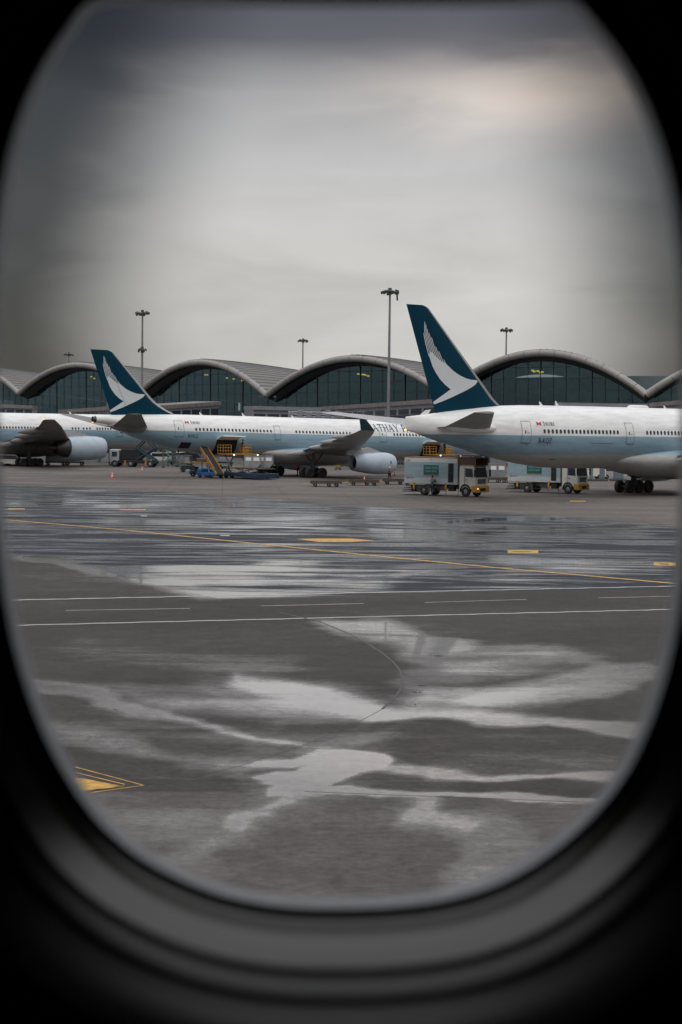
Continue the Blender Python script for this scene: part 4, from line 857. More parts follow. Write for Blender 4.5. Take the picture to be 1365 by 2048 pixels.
    MB().bev(-.2,.8,.05,.5,.55,1.0,.04).build('fuel_tank','darkmetal',g,0); MB().bev(1.2,1.9,.05,.55,.5,1.02,.03).build('tool_locker','void',g,0); MB().bev(-3.2,-2.65,.05,.5,.5,1.0,.03).build('tool_locker','void',g,0)
    g.scale=(.96,.96,1)
    for y in(.35,1.9): MB().bar((4.47,y,1.93),(4.40,y+.45,2.25),.018,4).build('wiper','void',c,0)
    MB().box(4.13,4.30,.15,2.35,2.93,3.02).build('sun_visor','void',c,0)
    MB().bar((2.42,.35,1.0),(2.42,.35,3.3),.06,8).build('exhaust_stack','steel',g,50)
    for x in(-3.9,-2.9,-1.9,-.9,.1,1.1): MB().box(x,x+.05,Y0-.015,Y0-.003,1.16,1.2).build('marker_lamp','red',body,0)
    MB().box(-2.6,-1.0,.02,.06,.30,.95).box(-.9,.9,.04,.07,.45,.50).build('side_guard','darkmetal',g,0)
    if platform:
        pl=MB().box(1.95,4.5,.05,2.45,3.72,3.82).build('front_platform','brown',g,0)
        b=MB().box(2.4,4.42,.08,.14,3.10,3.72).box(2.4,4.42,2.36,2.42,3.10,3.72).box(2.36,2.42,.08,2.42,3.1,3.72); b.build('platform_skirt','brown',pl,0)
        b=MB(); 
        for x in(2.42,4.44): b.bar((x,.04,3.08),(x,.04,4.0),.03,5); b.bar((x,2.46,3.08),(x,2.46,4.0),.03,5)
        for y in(.04,2.46): b.bar((2.4,y,3.08),(4.5,y,3.08),.04,5); b.bar((2.4,y,4.0),(4.5,y,4.0),.035,5)
        b.bar((4.5,.04,4.0),(4.5,2.46,4.0),.03,5)
        b.build('guard_rail','browntrim',pl,0)
        MB().box(2.1,4.75,-.05,2.55,4.0,4.06).build('canopy','brown',pl,0)
    return g
m=livery('box_livery',3.28,1.72,hi=(.58,.59,.58),blue=(.27,.37,.42),low=(.45,.49,.50)); MT['boxliv']=m; MT['browntrim']=mat('brown_trim',(.22,.12,.05),.6)
# the blue band of the box, with its pale stripe below
catering_truck('catering truck with brown platform above its cab, beside the teal shirted worker',876,991.5,-36)
catering_truck('catering truck tucked under the belly of the right airliner, right of the other catering truck',1082,986,-35,False)
# ---- people
def person(label,px,py,face,top,pose='stand',helmet=None,hairc='hair',z=0.,loc=None,trousers='cloth',h=1.74):
    p=gnd(px,py) if loc is None else loc
    g=thing('person',label,'person',(p[0],p[1],z if loc is None else p[2]),math.radians(face))
    s=h/1.74
    st=.0 if pose=='stand' else .30
    J={'pel':(0,0,.95),'sp':(0,0,1.15),'ch':(0,.0,1.36),'nk':(0,0,1.50),'hd':(.02,0,1.60),'ht':(.02,0,1.72),
       'hl':(0,.09,.92),'kl':(st*.55,.10,.50),'al':(st*.35 if st else 0,.10,.09),'tl':(st*.35+.15,.10,.04),'hr':(0,-.09,.92),'kr':(-st*.1,-.10,.50),'ar':(-st*1.0,-.10,.12),'tr':(-st*1.0+.15,-.10,.05),
       'sl':(0,.19,1.42),'el':(-st*.3+.02,.25,1.14),'wl':(.14,.24,.93),'fl':(.19,.23,.84),'sr':(0,-.19,1.42),'er':(st*.3+.04,-.25,1.14),'wr':(.16+st*.5,-.22,.97),'fr':(.22+st*.5,-.21,.89)}
    if pose=='reach': J['er']=(.16,-.22,1.22);J['wr']=(.38,-.16,1.18);J['fr']=(.46,-.15,1.18);J['el']=(.16,.22,1.22);J['wl']=(.38,.14,1.2);J['fl']=(.46,.13,1.2)
    Rd={'pel':.15,'sp':.13,'ch':.16,'nk':.06,'hd':.10,'ht':.085,'hl':.10,'kl':.065,'al':.045,'tl':.04,'hr':.10,'kr':.065,'ar':.045,'tr':.04,'sl':.07,'el':.05,'wl':.032,'fl':.035,'sr':.07,'er':.05,'wr':.032,'fr':.035}
    Eg=[('pel','sp'),('sp','ch'),('ch','nk'),('nk','hd'),('hd','ht'),('pel','hl'),('hl','kl'),('kl','al'),('al','tl'),('pel','hr'),('hr','kr'),('kr','ar'),('ar','tr'),('ch','sl'),('sl','el'),('el','wl'),('wl','fl'),('ch','sr'),('sr','er'),('er','wr'),('wr','fr')]
    def skin(names,edges,grow,nm,mt,rootn,par):
        me=D.meshes.new(nm); ix={n_:i for i,n_ in enumerate(names)}; me.from_pydata([tuple(c*s for c in J[n_]) for n_ in names],[(ix[a_],ix[b_]) for a_,b_ in edges],[])
        o=D.objects.new(nm,me); COL.objects.link(o); md=o.modifiers.new('s','SKIN'); me.skin_vertices  and None
        for n_,sv in zip(names,me.skin_vertices[0].data): sv.radius=((Rd[n_]+grow)*s,)*2; sv.use_root=(n_==rootn)
        sb=o.modifiers.new('u','SUBSURF'); sb.levels=1; sb.render_levels=1
        bpy.context.view_layer.update(); dg=bpy.context.evaluated_depsgraph_get(); m2=D.meshes.new_from_object(o.evaluated_get(dg)); D.objects.remove(o); D.meshes.remove(me); m2.name=nm
        return link(nm,m2,mt,par,180)
    if not D.meshes.get('x'): pass
    # body: one surface
    names=list(J)
    me=D.meshes.new('tmp'); o=D.objects.new('tmp',me); D.objects.remove(o); D.meshes.remove(me)
    body=skin(names,Eg,0,'body','skin','pel',g)
    tn=['pel','sp','ch','sl','el','wl','sr','er','wr']; skin(tn,[e for e in Eg if e[0] in tn and e[1] in tn],.05 if top=='vest' else .018,'jacket',top,'ch',g)
    ln=['pel','hl','kl','al','hr','kr','ar']; skin(ln,[e for e in Eg if e[0] in ln and e[1] in ln],.018,'trousers',trousers,'pel',g)
    for k in('l','r'):
        x,y,z_=J['t'+k]; x0=J['a'+k][0]; MB().bev((x0-.08)*s,(x+.08)*s,(y-.055)*s,(y+.055)*s,max(0,z_-.045)*s,(z_+.07)*s,.02).build('boot','black',g,60)
    if helmet: MB().lathe([(-.03,.155),(0,.15),(.07,.135),(.12,.08),(.14,.01)],(.02*s,0,1.68*s),'z',16).build('helmet',helmet,g,60)
    else: MB().lathe([(-.09,.02),(-.06,.10),(0,.118),(.06,.10),(.10,.04),(.11,.005)],(-.005*s,0,1.69*s),'z',14).build('hair',hairc,g,60)
    return g
# Skin modifier needs its vertex layer before use
_ps=bpy.types.Mesh
def _mk():
    pass
person('worker in an orange vest standing by the main wheels of the middle airliner',595.5,952,180,'vest',helmet='vest',h=1.95)
person('worker in dark overalls and yellow helmet walking left of the catering truck',779,962,-20,'cloth','walk',helmet='helmet')
person('worker in a teal shirt standing against the side of the nearest catering truck',865,991.5,60,'tealshirt','reach',h=1.95)
person('worker in dark clothes standing at the foot of the belt loader',442,954,90,'cloth','reach',h=1.6)
# ---- cones
def cone():
    g=thing('traffic_cone','','traffic cone',(0,0,0),0,'traffic cones on the apron')
    MB().bev(-.21,.21,-.21,.21,0,.05,.015).build('base','orange',g,0); MB().lathe([(.05,.16),(.3,.118),(.301,.117),(.85,.03),(.87,.015),(.87,.001)],(0,0,0),'z',16).build('body','orange',g,60)
    for z0,z1 in((.28,.42),(.56,.68)):
        r=lambda z: .165-(z-.05)*.165; MB().lathe([(z0,r(z0)+.004),(z1,r(z1)+.004)],(0,0,0),'z',16).build('reflective_band','white',g,60)
    return g
c0=cone(); first=True
for px,py,lab in((225,957,'traffic cone standing alone on open apron, nearest the left window edge'),(285,943.5,'traffic cone below the tail of the middle airliner'),(729,966,'traffic cone standing behind the row of flat dollies'),(788.5,951.5,'traffic cone left of the catering truck, behind the helmeted worker'),(1235.5,962,'left one of two traffic cones at the wheels of the right airliner'),(1242.5,962,'right one of two traffic cones at the wheels of the right airliner')):
    o=c0 if first else copy_tree(c0); first=False; p=gnd(px,py); o.location=(p[0],p[1],0); o.rotation_euler=(0,0,random.uniform(0,1.5)); o['label']=lab
# ---- flat dollies
def dolly():
    g=thing('baggage_dolly','','dolly',(0,0,0),0,'flat container dollies in a row')
    MB().bev(-1.75,1.75,-.95,.95,.42,.56,.02).build('deck','wood',g,0)
    b=MB()
    for x in np.arange(-1.6,1.7,.32): b.bar((x,-.92,.58),(x,.92,.58),.045,6)
    b.build('rollers','steel',g,0); b=MB()
    for y in(-.95,.95): b.box(-1.75,1.75,y-.04,y+.04,.36,.66)
    b.build('side_rail','wood',g,0)
    for x in(-1.2,-.0+.35,1.2):
        for y in(-.8,.8): wheelset('wheel',g,x,y,.2,.14,hub=False)
    b=MB().bar((-1.7,-.3,.4),(-2.6,0,.22),.035,6); b.bar((-1.7,.3,.4),(-2.6,0,.22),.035,6); b.build('tow_bar','bumper',g,0)
    return g
d0=dolly(); first=True
for px,py,lab,rz in((652,973.5,'flat dolly at the left end of the dolly row, its yellow tow bar pointing left',3),(728,971,'second flat dolly of the row, in front of the traffic cone',2),(795,969,'flat dolly at the right end of the row, partly behind the catering truck',2),(992,965,'flat dolly under the grey container between the two catering trucks',5)):
    o=d0 if first else copy_tree(d0); first=False; p=gnd(px,py); o.location=(p[0],p[1],0); o.rotation_euler=(0,0,math.radians(rz)); o['label']=lab
def uld(label,loc,rz,w=1.5,big=1.6,m='uld'):
    g=thing('cargo_container',label,'cargo container',loc,rz,'air cargo containers')
    MB().add([(-1.0,-w/2,.0),(.7,-w/2,0),(1.15,-w/2,.5),(1.15,-w/2,big),(-1.0,-w/2,big),(-1.0,w/2,.0),(.7,w/2,0),(1.15,w/2,.5),(1.15,w/2,big),(-1.0,w/2,big)],[(0,1,2,3,4),(9,8,7,6,5),(0,5,6,1),(1,6,7,2),(2,7,8,3),(3,8,9,4),(4,9,5,0)]).build('shell',m,g,0)
    b=MB(); b.box(-1.03,-.97,-w/2-.02,-w/2+.03,0,big); b.box(1.12,1.17,-w/2-.02,-w/2+.03,.5,big); b.box(-1,1.15,-w/2-.02,-w/2+.03,big-.05,big+.01); b.box(.02,.07,-w/2-.02,-w/2+.02,0,big); b.build('edge_frame','steel',g,0)
    for x0,x1 in((-.8,-.1),(.2,.95)): MB().box(x0,x1,-w/2-.025,-w/2-.005,big*.56,big*.84).build('label_panel','white',g,0)
    return g
p=gnd(992,965); uld('grey cargo container on a dolly between the two catering trucks',(p[0],p[1],.64),math.radians(5),big=1.75)
# ---- cargo loader at the rear hold of the middle aeroplane
def W(plane,s,y,z=0):
    a=plane.a; a=math.radians(a); O=plane.root.location; return (O.x+math.cos(a)*s-math.sin(a)*y,O.y+math.sin(a)*s+math.cos(a)*y,z)
def cargo_loader(label,plane,s,operator=None,ulds=True):
    p=W(plane,s,-3.1); rz=math.radians(plane.a-90)   # local x = outward from the fuselage
    g=thing('cargo_loader',label,'cargo loader',p,rz,'scissor cargo loaders')
    MB().bev(.2,9.0,-1.7,1.7,.28,.78,.05).build('chassis','navy',g,0); MB().box(5.9,9.1,-1.75,1.75,.16,.42).build('rear_apron','navy',g,0)
    for x in(1.1,2.6,6.6):
        for y in(-1.45,1.45): wheelset('wheel',g,x,y,.34,.3,hub=False)
    b=MB()
    for y in(-1.3,1.3): b.bar((3.0,y,.75),(8.0,y,1.35),.09,6); b.bar((8.0,y,.55),(3.2,y,1.35),.09,6)
    b.build('scissor_arm','uld',g,0)
    MB().box(3.0,8.4,-1.5,1.5,1.30,1.44).build('main_platform','wood',g,0)
    b=MB()
    for y in(-1.2,1.2): b.bar((.3,y,.6),(2.6,y,3.0),.09,6); b.bar((2.6,y,.6),(.3,y,3.0),.09,6)
    b.build('bridge_scissor','uld',g,0)
    pf=MB().box(-.15,3.3,-2.1,2.1,3.05,3.2).build('bridge_platform','yellow',g,0)
    b=MB()
    for y0,y1 in((-2.1,-.9),(.9,2.1)):
        for x in(0,.7,1.4):
            for yy in(y0,y1): b.bar((x,yy,3.2),(x,yy,4.3),.045,5)
        for zz in(3.55,3.95,4.3):
            for yy in(y0,y1): b.bar((0,yy,zz),(1.4,yy,zz),.04,5)
            b.bar((1.4,y0,zz),(1.4,y1,zz),.04,5)
    b.build('guard_rail','yellow',pf,0)
    MB().bev(.6,1.3,1.0,1.9,3.2,4.05,.04).build('control_box','yellow',pf,0)
    for y in(-1.6,1.95): MB().lathe([(-.08,.01),(-.05,.08),(.05,.08),(.08,.01)],(3.35,y,3.05),'x',10).build('work_light','whiteglow',pf)
    return g
LB=cargo_loader('blue and yellow cargo loader at the rear cargo door of the middle airliner',B,18.6)
LF=cargo_loader('cargo loader at the front cargo door of the middle airliner, behind the nearest catering truck',B,52.0)
for i,(yy,lab) in enumerate(((.55,'silver cargo container, left one of the pair on the blue loader'),(2.4,'silver cargo container, right one of the pair on the blue loader'))):
    q=W(B,18.6+yy,-3.1-4.3); uld(lab,(q[0],q[1],1.45),math.radians(0),w=1.6,big=1.55)
for (s_,lab) in((19.9,'dark clothed operator standing on the yellow platform of the blue loader'),(53.2,'dark clothed operator standing on the front loader platform above the catering truck')):
    q=W(B,s_,-3.75); person(lab,0,0,200,'cloth','reach',loc=(q[0],q[1],3.2),h=1.8)
# ---- belt loader
p=gnd(421,956); g=thing('belt_loader','blue belt loader with yellow side rails raised to the hatch of the middle airliner','belt loader',(p[0],p[1],0),math.radians(128))
MB().bev(-1.9,1.9,-.85,.85,.3,.78,.06).build('chassis','blue',g,0); MB().bev(.9,1.8,-.85,.85,.78,1.15,.06).build('engine_cover','blue',g,0); MB().bev(-.1,.75,-.85,-.3,.78,1.1,.05).build('engine_cover','blue',g,0)
for x in(-1.3,1.3):
    for y in(-.75,.75): wheelset('wheel',g,x,y,.33,.22)
P0=Vector((-2.3,0,.55));P1=Vector((1.55,0,3.95)); b=MB(); b.add([(P0.x,-.5,P0.z),(P0.x,.5,P0.z),(P1.x,.5,P1.z),(P1.x,-.5,P1.z),(P0.x+.1,-.5,P0.z-.2),(P0.x+.1,.5,P0.z-.2),(P1.x+.1,.5,P1.z-.2),(P1.x+.1,-.5,P1.z-.2)],[(0,1,2,3),(7,6,5,4),(0,3,7,4),(1,5,6,2),(0,4,5,1),(3,2,6,7)]); bt=b.build('belt','black',g,0)
for y in(-.56,.56): MB().loft([[(q.x+dx,y+sy,q.z+dz) for dx,sy,dz in((0,-.05,.16),(0,.05,.16),(.12,.05,-.2),(.12,-.05,-.2))] for q in(P0,P1)]).build('side_rail','yellow',bt,0)
b=MB(); b.bar((-.2,.7,2.9),(-2.0,.7,1.2),.05,6)
for q in((-.2,.7,2.9),(-1.1,.7,2.05),(-2.0,.7,1.2)): b.bar(q,(q[0]+.3,.62,q[2]-.55),.04,5)
b.build('hand_rail','yellow',g,0); MB().bar((.2,0,.7),(.9,0,3.1),.09,8).build('lift_ram','steel',g)
MB().box(1.5,1.9,-.5,.5,3.9,4.1).build('rubber_bumper','black',g,0)
# ---- baggage tractor and cart near the belt loader
def tractor(label,px,py,rz,m='blue'):
    p=gnd(px,py); g=thing('baggage_tractor',label,'baggage tractor',(p[0],p[1],0),math.radians(rz))
    MB().bev(-1.4,1.4,-.65,.65,.3,.85,.08).build('chassis',m,g,30); MB().bev(.4,1.35,-.55,.55,.85,1.1,.08).build('bonnet',m,g,30); MB().bev(-.7,-.2,-.5,.5,.85,1.3,.05).build('seat','black',g,30)
    b=MB()
    for x in(-1.2,.3):
        for y in(-.6,.6): b.bar((x,y,.85),(x,y,1.9),.03,5)
    b.build('roof_post','void',g,0); MB().bev(-1.3,.4,-.65,.65,1.9,1.97,.02).build('roof',m,g,0)
    for x in(-.9,.9):
        for y in(-.6,.6): wheelset('wheel',g,x,y,.3,.2,hub=False)
    return g
tractor('blue baggage tractor parked left of the belt loader',400,953,10)
p=gnd(400,936); g=thing('towbar_trailer','low yellow framed trailer behind the belt loader, under the middle airliner','trailer',(p[0],p[1],0),math.radians(8))
MB().bev(-2.8,2.2,-.5,.5,.75,.95,.03).build('frame','yellow',g,0); MB().loft([[(-2.8,-.4,.75),(-2.8,.4,.75),(-2.8,.4,.95),(-2.8,-.4,.95)],[(-4.2,-.1,.5),(-4.2,.1,.5),(-4.2,.1,.6),(-4.2,-.1,.6)]]).build('tow_bar','yellow',g,0)
for x in(-1.8,1.5):
    for y in(-.5,.5): wheelset('wheel',g,x,y,.36,.25,hub=False)
MB().bev(-.5,1.6,-.45,.45,.95,1.6,.1).build('machinery_cover','brown',g,0)
# ---- vans
def van(label,px,py,rz,body='white',beacon=True,L=4.6,cat='van'):
    p=gnd(px,py); g=thing('parked_van' if cat=='van' else 'parked_car',label,cat,(p[0],p[1],0),math.radians(rz),'service vehicles parked behind')
    prof=[(-L/2,.4),(L/2-.05,.4),(L/2,.75),(L/2-.1,1.0),(L/2-.75,1.12),(L/2-1.45,1.85),(-L/2+.25,1.92),(-L/2,1.6)]
    b=MB(); b.loft([[(x,y,z) for x,z in prof] for y in(-.85,.85)]); v=b.build('body',body,g,0)
    MB().add([(L/2-.85,-.86,1.12),(L/2-1.5,-.86,1.72),(-L/2+.4,-.86,1.75),(-L/2+.3,-.86,1.15)],[(0,1,2,3)]).build('side_window','window',v,0)
    MB().add([(L/2-.76,-.75,1.15),(L/2-.76,.75,1.15),(L/2-1.4,.7,1.8),(L/2-1.4,-.7,1.8)],[(0,1,2,3)]).build('windscreen','window',v,0).location=(.03,0,.02)
    for x in(-L/2+.9,L/2-.95):
        for y in(-.8,.8): wheelset('wheel',g,x,y,.33,.2)
    for y in(-.7,.5): MB().box(L/2-.03,L/2+.015,y,y+.22,.72,.9).build('headlight','steel',v,0)
    if beacon: MB().bev(-.9,.3,-.6,.6,1.92,2.02,.02).build('roof_rack','yellow',v,0)
    return g
van('white van with a yellow roof rack, behind the tail belly of the middle airliner',325,925,4)
van('white van without roof rack, right of the yellow racked van',357,923,-8,beacon=False)
van('dark parked van, right of the white vans under the middle airliner',384,926,0,'darkmetal',False)
van('white pickup sized van under the right airliner, just right of the second catering truck',1180,958,185,'offwhite',False,4.2)
van('pale car parked behind the two traffic cones under the right airliner',1224,958,10,'wallpale',False,3.9,'car')
van('white van at the left window edge beside the wheels of the left airliner',22,932,5,'offwhite',False)
# ---- green service stairs
p=gnd(347,936); g=thing('service_steps','green grey lattice maintenance steps left of the belt loader','maintenance steps',(p[0],p[1],0),math.radians(15))
MT['greensteel']=mat('green_grey_steel',(.07,.11,.11),.6,var=.2)
b=MB()
for x in np.linspace(-1.7,1.7,5):
    for y in(-.6,.6): b.bar((x,y,.15),(x,y,2.9 if x<.6 else 2.2),.05,5)
for z in(.5,1.2,1.9,2.4,2.9):
    for y in(-.6,.6): b.bar((-1.7,y,z),(.5 if z>2.2 else 1.7,y,z),.045,5)
for k in range(4): b.bar((-1.7+.85*k,-.6,.5),(-.85+.85*k,-.6,1.9),.04,5); b.bar((-.85+.85*k,-.6,.5),(-1.7+.85*k,-.6,1.9),.04,5)
b.build('frame','greensteel',g,0)
for k in range(6): MB().box(-1.6+.5*k,-1.15+.5*k,-.55,.55,.5+.3*k*0+.28*k,.55+.28*k).build('step','greensteel',g,0)
for x in(-1.6,1.6):
    for y in(-.6,.6): wheelset('wheel',g,x,y,.16,.1,hub=False)
# ---- scissor high lift behind the tail
p=gnd(277,934); g=thing('high_lift_truck','dark scissor high lift truck raised to the door of the left airliner','high lift truck',(p[0],p[1],0),math.radians(-8))
MB().bev(-3.2,3.2,-1.2,1.2,.6,1.1,.05).build('chassis','void',g,0); MB().bev(-4.6,-3.0,-1.15,1.15,.6,2.9,.15).build('cab','wallpale',g,20); MB().box(-4.2,-3.3,-1.18,-1.15,1.7,2.5).build('cab_window','window',g,0)
MB().bev(-2.7,.6,-1.1,1.1,1.15,2.9,.1).build('power_unit','void',g,0)
b=MB()
for y in(-1,1): b.bar((-.2,y,1.1),(3.0,y,3.2),.16,6); b.bar((3.0,y,1.1),(-.2,y,3.2),.16,6); b.bar((-.2,y,3.2),(2.4,y,5.6),.13,6); b.bar((3.0,y,3.2),(.2,y,5.6),.13,6)
b.build('scissor','navy',g,0)
MB().box(-2.8,2.9,-1.1,1.1,5.6,5.75).build('platform','darkmetal',g,0); MB().bev(-2.9,-1.3,-1.0,.6,5.75,6.7,.05).build('cargo_cage','yellow',g,0)
for x in(-3.7,-1.0,2.3):
    for y in(-1.1,1.1): wheelset('wheel',g,x,y,.55,.35)
for x in(-1.9,1.6): MB().box(x-.15,x+.15,-1.3,-1.1,.3,1.1).build('stabiliser','yellow',g,0)
# ---- equipment further back
def cart(label,px,py,rz,m,L=2.6,hgt=1.5,cat='ground cart',name='service_cart'):
    p=gnd(px,py); g=thing(name,label,cat,(p[0],p[1],0),math.radians(rz),'carts parked along the terminal')
    MB().bev(-L/2,L/2,-.8,.8,.45,.65,.03).build('bed','darkmetal',g,0); MB().bev(-L/2+.1,L/2-.15,-.75,.75,.65,hgt,.06).build('cover',m,g,0); MB().box(-L/2+.3,L/2-.4,-.77,-.75,.8,hgt-.25).build('side_panel','steel',g,0)
    for x in(-L/2+.4,L/2-.4):
        for y in(-.7,.7): wheelset('wheel',g,x,y,.28,.18,hub=False)
    MB().bar((L/2,0,.4),(L/2+.8,0,.3),.04,5).build('tow_bar','yellow',g,0)
    return g
for i,(px,py,rz,m_,L,hh,lab) in enumerate([(150,931,3,'wallpale',3.2,3.4,'tall grey equipment shed cart behind the wheels of the left airliner'),(112,931,0,'steel',3.4,3.2,'tall grey cabinet cart left of the big left engine'),(232,931,10,'steel',2.6,2.4,'dark cart between the left engine and the high lift truck'),(452,931,5,'steel',2.6,1.4,'low cart behind the belt loader, under the middle airliner'),(698,938,0,'brown',4.2,1.6,'brown tool cart behind the exhaust of the middle engine'),(806,934,0,'navy',4,2.6,'dark blue cart right of the middle engine, behind the catering truck'),(1004,935,5,'steel',4.5,3.2,'tall steel cart behind the container between the catering trucks'),(1196,950,0,'wallpale',2.6,2.2,'pale boxy cart under the right airliner'),(1150,952,0,'brown',3.0,1.6,'brown cart hidden behind the cab of the second catering truck'),(1262,952,0,'steel',3.4,2.6,'steel cart behind the wheels of the right airliner'),(665,931,4,'steel',3.2,2.0,'grey cart between the wheels and the engine of the middle airliner'),(560,929,4,'darkmetal',3.4,2.2,'dark cart behind the left wheels of the middle airliner')]):
    cart(lab,px,py,rz,m_,L,hh)
p=gnd(676,940); MT['olive']=mat('olive_yellow',(.22,.18,.02),.6); g=thing('generator','yellow generator box beside the wheels of the middle airliner','generator',(p[0],p[1],0),.1); MB().bev(-.35,.35,-.4,.4,.25,2.0,.08).build('housing','olive',g,0); 
for x in(-.35,.35): wheelset('wheel',g,x,-.4,.2,.12,hub=False)
cart('dark tug cart between the belt loader and the blue loader, under the middle airliner',446,943,-12,'void',2.8,1.5)
cart('dark pallet cart at the far side of the paired silver containers',508,938,6,'darkmetal',3.4,1.8)
cart('dark tool cart left of the blue baggage tractor',376,944,14,'navy',2.2,1.0)
cart('dark cart right of the lattice maintenance steps',368,934,-5,'darkmetal',3.0,2.0)
cart('grey cart under the middle engine, behind the flat dollies',742,936,2,'darkmetal',3.6,1.2)
for i,(px,w_,lab) in enumerate(((1187,.55,'left one of three pale blue bridge pillars under the right airliner'),(1209,.8,'middle one of three pale blue bridge pillars under the right airliner'),(1242,1.5,'widest pale blue bridge pillar, rightmost of three under the right airliner'))):
    p=gnd(px,963); g=thing('bridge_pillar',lab,'pillar',(p[0],p[1]+2,0),0,'boarding bridge pillars'); MB().bev(-w_/2*.8,w_/2*.8,-w_/2*.8,w_/2*.8,.3,5.5,.05).build('column','bluepost',g,0); MB().bev(-w_/2-.3,w_/2+.3,-w_/2-.3,w_/2+.3,0,.3,.05).build('footing','concretewall',g,0)
p=gnd(1251,985); g=thing('wheel_chock','yellow wheel chock at the wheels of the right airliner','wheel chock',(p[0],p[1],0),.6); MB().loft([[(-.4,y,0),(.4,y,0),(.12,y,.28),(-.12,y,.28)] for y in(-.3,.3)]).build('block','yellow',g,0); MB().bar((-.3,-.3,.14),(-.3,-.9,.03),.02,5).build('rope','black',g,0)
# ------------------------------------------------------------------ the cabin window the photograph is taken through
OUT=[(640,10),(300,4),(196,12),(150,60),(112,115),(76,185),(46,270),(24,365),(8,480),(1,620),(-2,780),(0,900),(8,1030),(22,1150),(42,1265),(70,1370),(106,1465),(150,1550),(205,1632),(275,1698),(355,1746),(450,1784),(560,1806),(680,1811),(800,1806),(905,1790),(1000,1757),(1085,1706),(1165,1636),(1230,1555),(1275,1465),(1310,1365),(1334,1260),(1350,1140),(1358,1010),(1361,880),(1361,740),(1357,600),(1347,480),(1328,365),(1302,270),(1268,185),(1226,110),(1180,50),(1128,6),(1000,8)]
def catmull(P,n=5):
    o=[];N_=len(P)
    for i in range(N_):
        p0,p1,p2,p3=[np.array(P[(i+k)%N_],float) for k in(-1,0,1,2)]
        for j in range(n):
            t_=j/n; o.append(.5*((2*p1)+(-p0+p2)*t_+(2*p0-5*p1+4*p2-p3)*t_*t_+(-p0+3*p1-3*p2+p3)*t_**3))
    return np.array(o)
outl=catmull([(682+(x-682)*1.02,y-8 if y<20 else y) for x,y in OUT]); 
for _ in range(3): outl=.25*np.roll(outl,1,0)+.5*outl+.25*np.roll(outl,-1,0)
tg=np.roll(outl,-1,0)-np.roll(outl,1,0); nm=np.stack([-tg[:,1],tg[:,0]],1); nm/=np.linalg.norm(nm,axis=1)[:,None]
if ((outl+nm-outl.mean(0))**2).sum()<((outl-outl.mean(0))**2).sum(): nm=-nm
for _ in range(30): nm=.25*np.roll(nm,1,0)+.5*nm+.25*np.roll(nm,-1,0)
nm/=np.linalg.norm(nm,axis=1)[:,None]
bottom=np.clip((outl[:,1]-900)/900,0,1)
fu=np.clip(nm[:,1],0,1)
def ring(e,Y):
    # the lower reveal slopes gently towards the cabin, sides and top are shallow
    P=outl+nm*e; o=[]
    for q,u in zip(P,fu**3.6):
        y=Y if Y>.66 else .66+(Y-.66)*(.02+.98*u)
        o.append(tuple(at(q[0],q[1],y)))
    return o
MT['sealgrey']=mat('pane_seal_grey',(.42,.44,.47),.55,var=.03,scale=20); MT['lip']=mat('window_lip',(.10,.092,.085),.5,var=.03,scale=20); MT['liptan']=mat('window_trim_tan',(.085,.07,.055),.6,var=.05,scale=20)
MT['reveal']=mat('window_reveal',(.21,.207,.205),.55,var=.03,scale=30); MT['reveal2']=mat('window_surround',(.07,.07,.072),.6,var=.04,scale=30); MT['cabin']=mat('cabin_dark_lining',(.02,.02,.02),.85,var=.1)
MT['rubber']=mat('gasket_rubber',(.006,.006,.007),.8,var=.1)
win=thing('cabin_window','rounded airliner cabin window with black gasket and grey reveal, framing the whole view','window')
def band(name,rs,m):
    return MB().loft([ring(e,Y) for e,Y in rs],cap=False).build(name,m,win,60)
Z0=.66
band('pane_seal',[(-14,Z0+.026),(-8,Z0+.016),(0,Z0+.005),(6,Z0-.004)],'sealgrey')
band('gasket',[(6,Z0-.004),(8,Z0+.012),(26,Z0+.012),(29,Z0-.010)],'rubber')
band('inner_lip',[(29,Z0-.010),(34,Z0-.016),(42,Z0-.020)],'lip')
band('trim_ring',[(42,Z0-.020),(52,Z0-.022),(62,Z0-.034)],'liptan')
band('reveal',[(62,Z0-.034),(80,Z0-.050),(110,Z0-.082),(126,Z0-.096)],'reveal')
band('shade_slot',[(126,Z0-.096),(128,Z0-.06),(144,Z0-.06),(147,Z0-.104)],'rubber')
band('surround',[(147,Z0-.104),(165,Z0-.114),(182,Z0-.120)],'reveal2')
band('panel_gap',[(182,Z0-.120),(184,Z0-.09),(199,Z0-.09),(203,Z0-.126)],'rubber')
band('panel_rim',[(203,Z0-.126),(240,Z0-.136),(275,Z0-.150),(330,Z0-.156)],'reveal2')
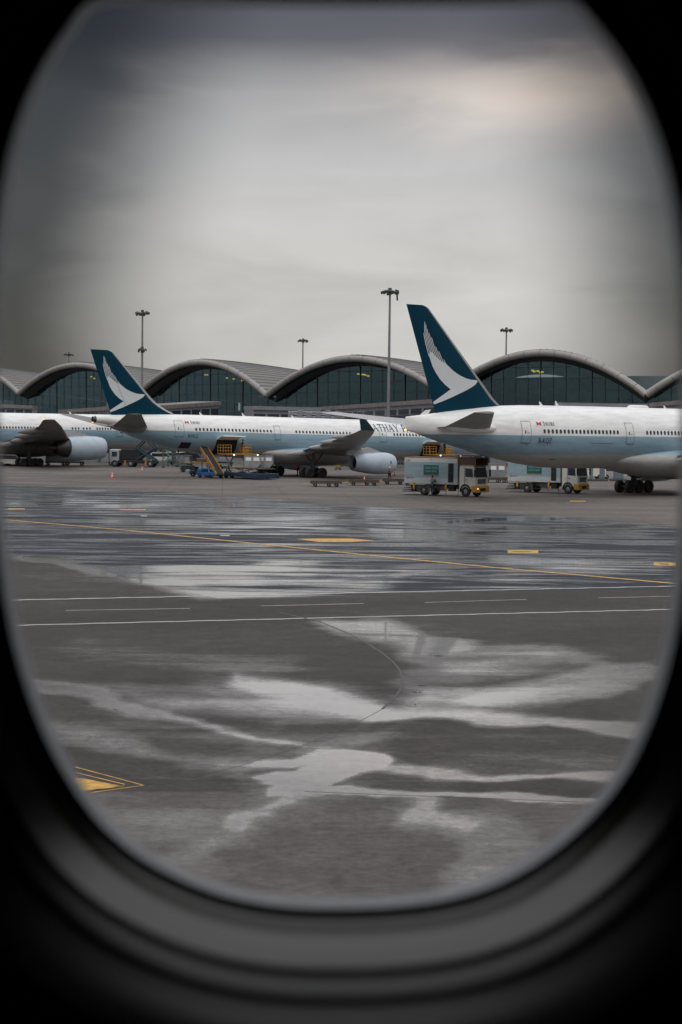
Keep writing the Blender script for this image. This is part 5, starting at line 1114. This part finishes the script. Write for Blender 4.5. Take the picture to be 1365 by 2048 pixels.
gm=D.materials.new('cabin_pane'); gm.use_nodes=True; t=gm.node_tree; t.nodes.remove(t.nodes['Principled BSDF']); o_=t.nodes['Material Output']; a_=t.nodes.new('ShaderNodeBsdfTransparent'); a_.inputs[0].default_value=(.985,.985,.98,1); b_=t.nodes.new('ShaderNodeBsdfGlossy'); b_.inputs['Roughness'].default_value=.02; x_=t.nodes.new('ShaderNodeMixShader'); x_.inputs[0].default_value=.03; t.links.new(a_.outputs[0],x_.inputs[1]); t.links.new(b_.outputs[0],x_.inputs[2]); t.links.new(x_.outputs[0],o_.inputs[0]); MT['pane']=gm
R0=ring(-7,Z0+.0135); pane=MB().add(R0,[tuple(range(len(R0)))]).build('pane','pane',win,0)
q=at(676,1762,Z0+.010); b=MB(); b.lathe([(0,.0008),(0,.0017),(-.0006,.0017),(-.0006,.0008)],tuple(q),'y',16); b.build('breather_hole','sealgrey',pane,30)
# sidewall lining round the window and the closed cabin behind the camera
cab=thing('cabin_wall','black unlit cabin sidewall around the window','cabin wall')
R1=ring(330,Z0-.156); Y1=Z0-.019; sq=[]
cx,cz=0,CAMZ
for p in R1:
    dx_,dz_=p[0]-cx,p[2]-cz+.02; k=min(2.0/abs(dx_) if abs(dx_)>1e-6 else 1e9,(.9 if dz_>0 else 1.5)/abs(dz_) if abs(dz_)>1e-6 else 1e9); sq.append((cx+dx_*k,p[1],cz-.02+dz_*k))
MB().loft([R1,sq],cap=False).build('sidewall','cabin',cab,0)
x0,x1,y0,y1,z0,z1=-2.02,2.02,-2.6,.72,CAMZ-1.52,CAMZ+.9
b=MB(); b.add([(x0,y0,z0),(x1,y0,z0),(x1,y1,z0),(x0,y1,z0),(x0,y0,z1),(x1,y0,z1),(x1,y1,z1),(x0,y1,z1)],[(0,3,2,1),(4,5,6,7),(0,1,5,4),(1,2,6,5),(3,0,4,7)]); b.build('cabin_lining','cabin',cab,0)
R2=ring(-14,Z0+.006); R3=ring(-12,Z0+.03); sq2=[(p[0],Z0+.03,p[2]) for p in sq]
sq2=[(p[0],Z0+.17,p[2]) for p in sq]; MB().loft([ring(14,Z0+.012),ring(22,Z0+.17),sq2],cap=False).build('outer_skin','white',cab,0)  # outer skin; its unseen deep window tunnel is added to cut oblique light
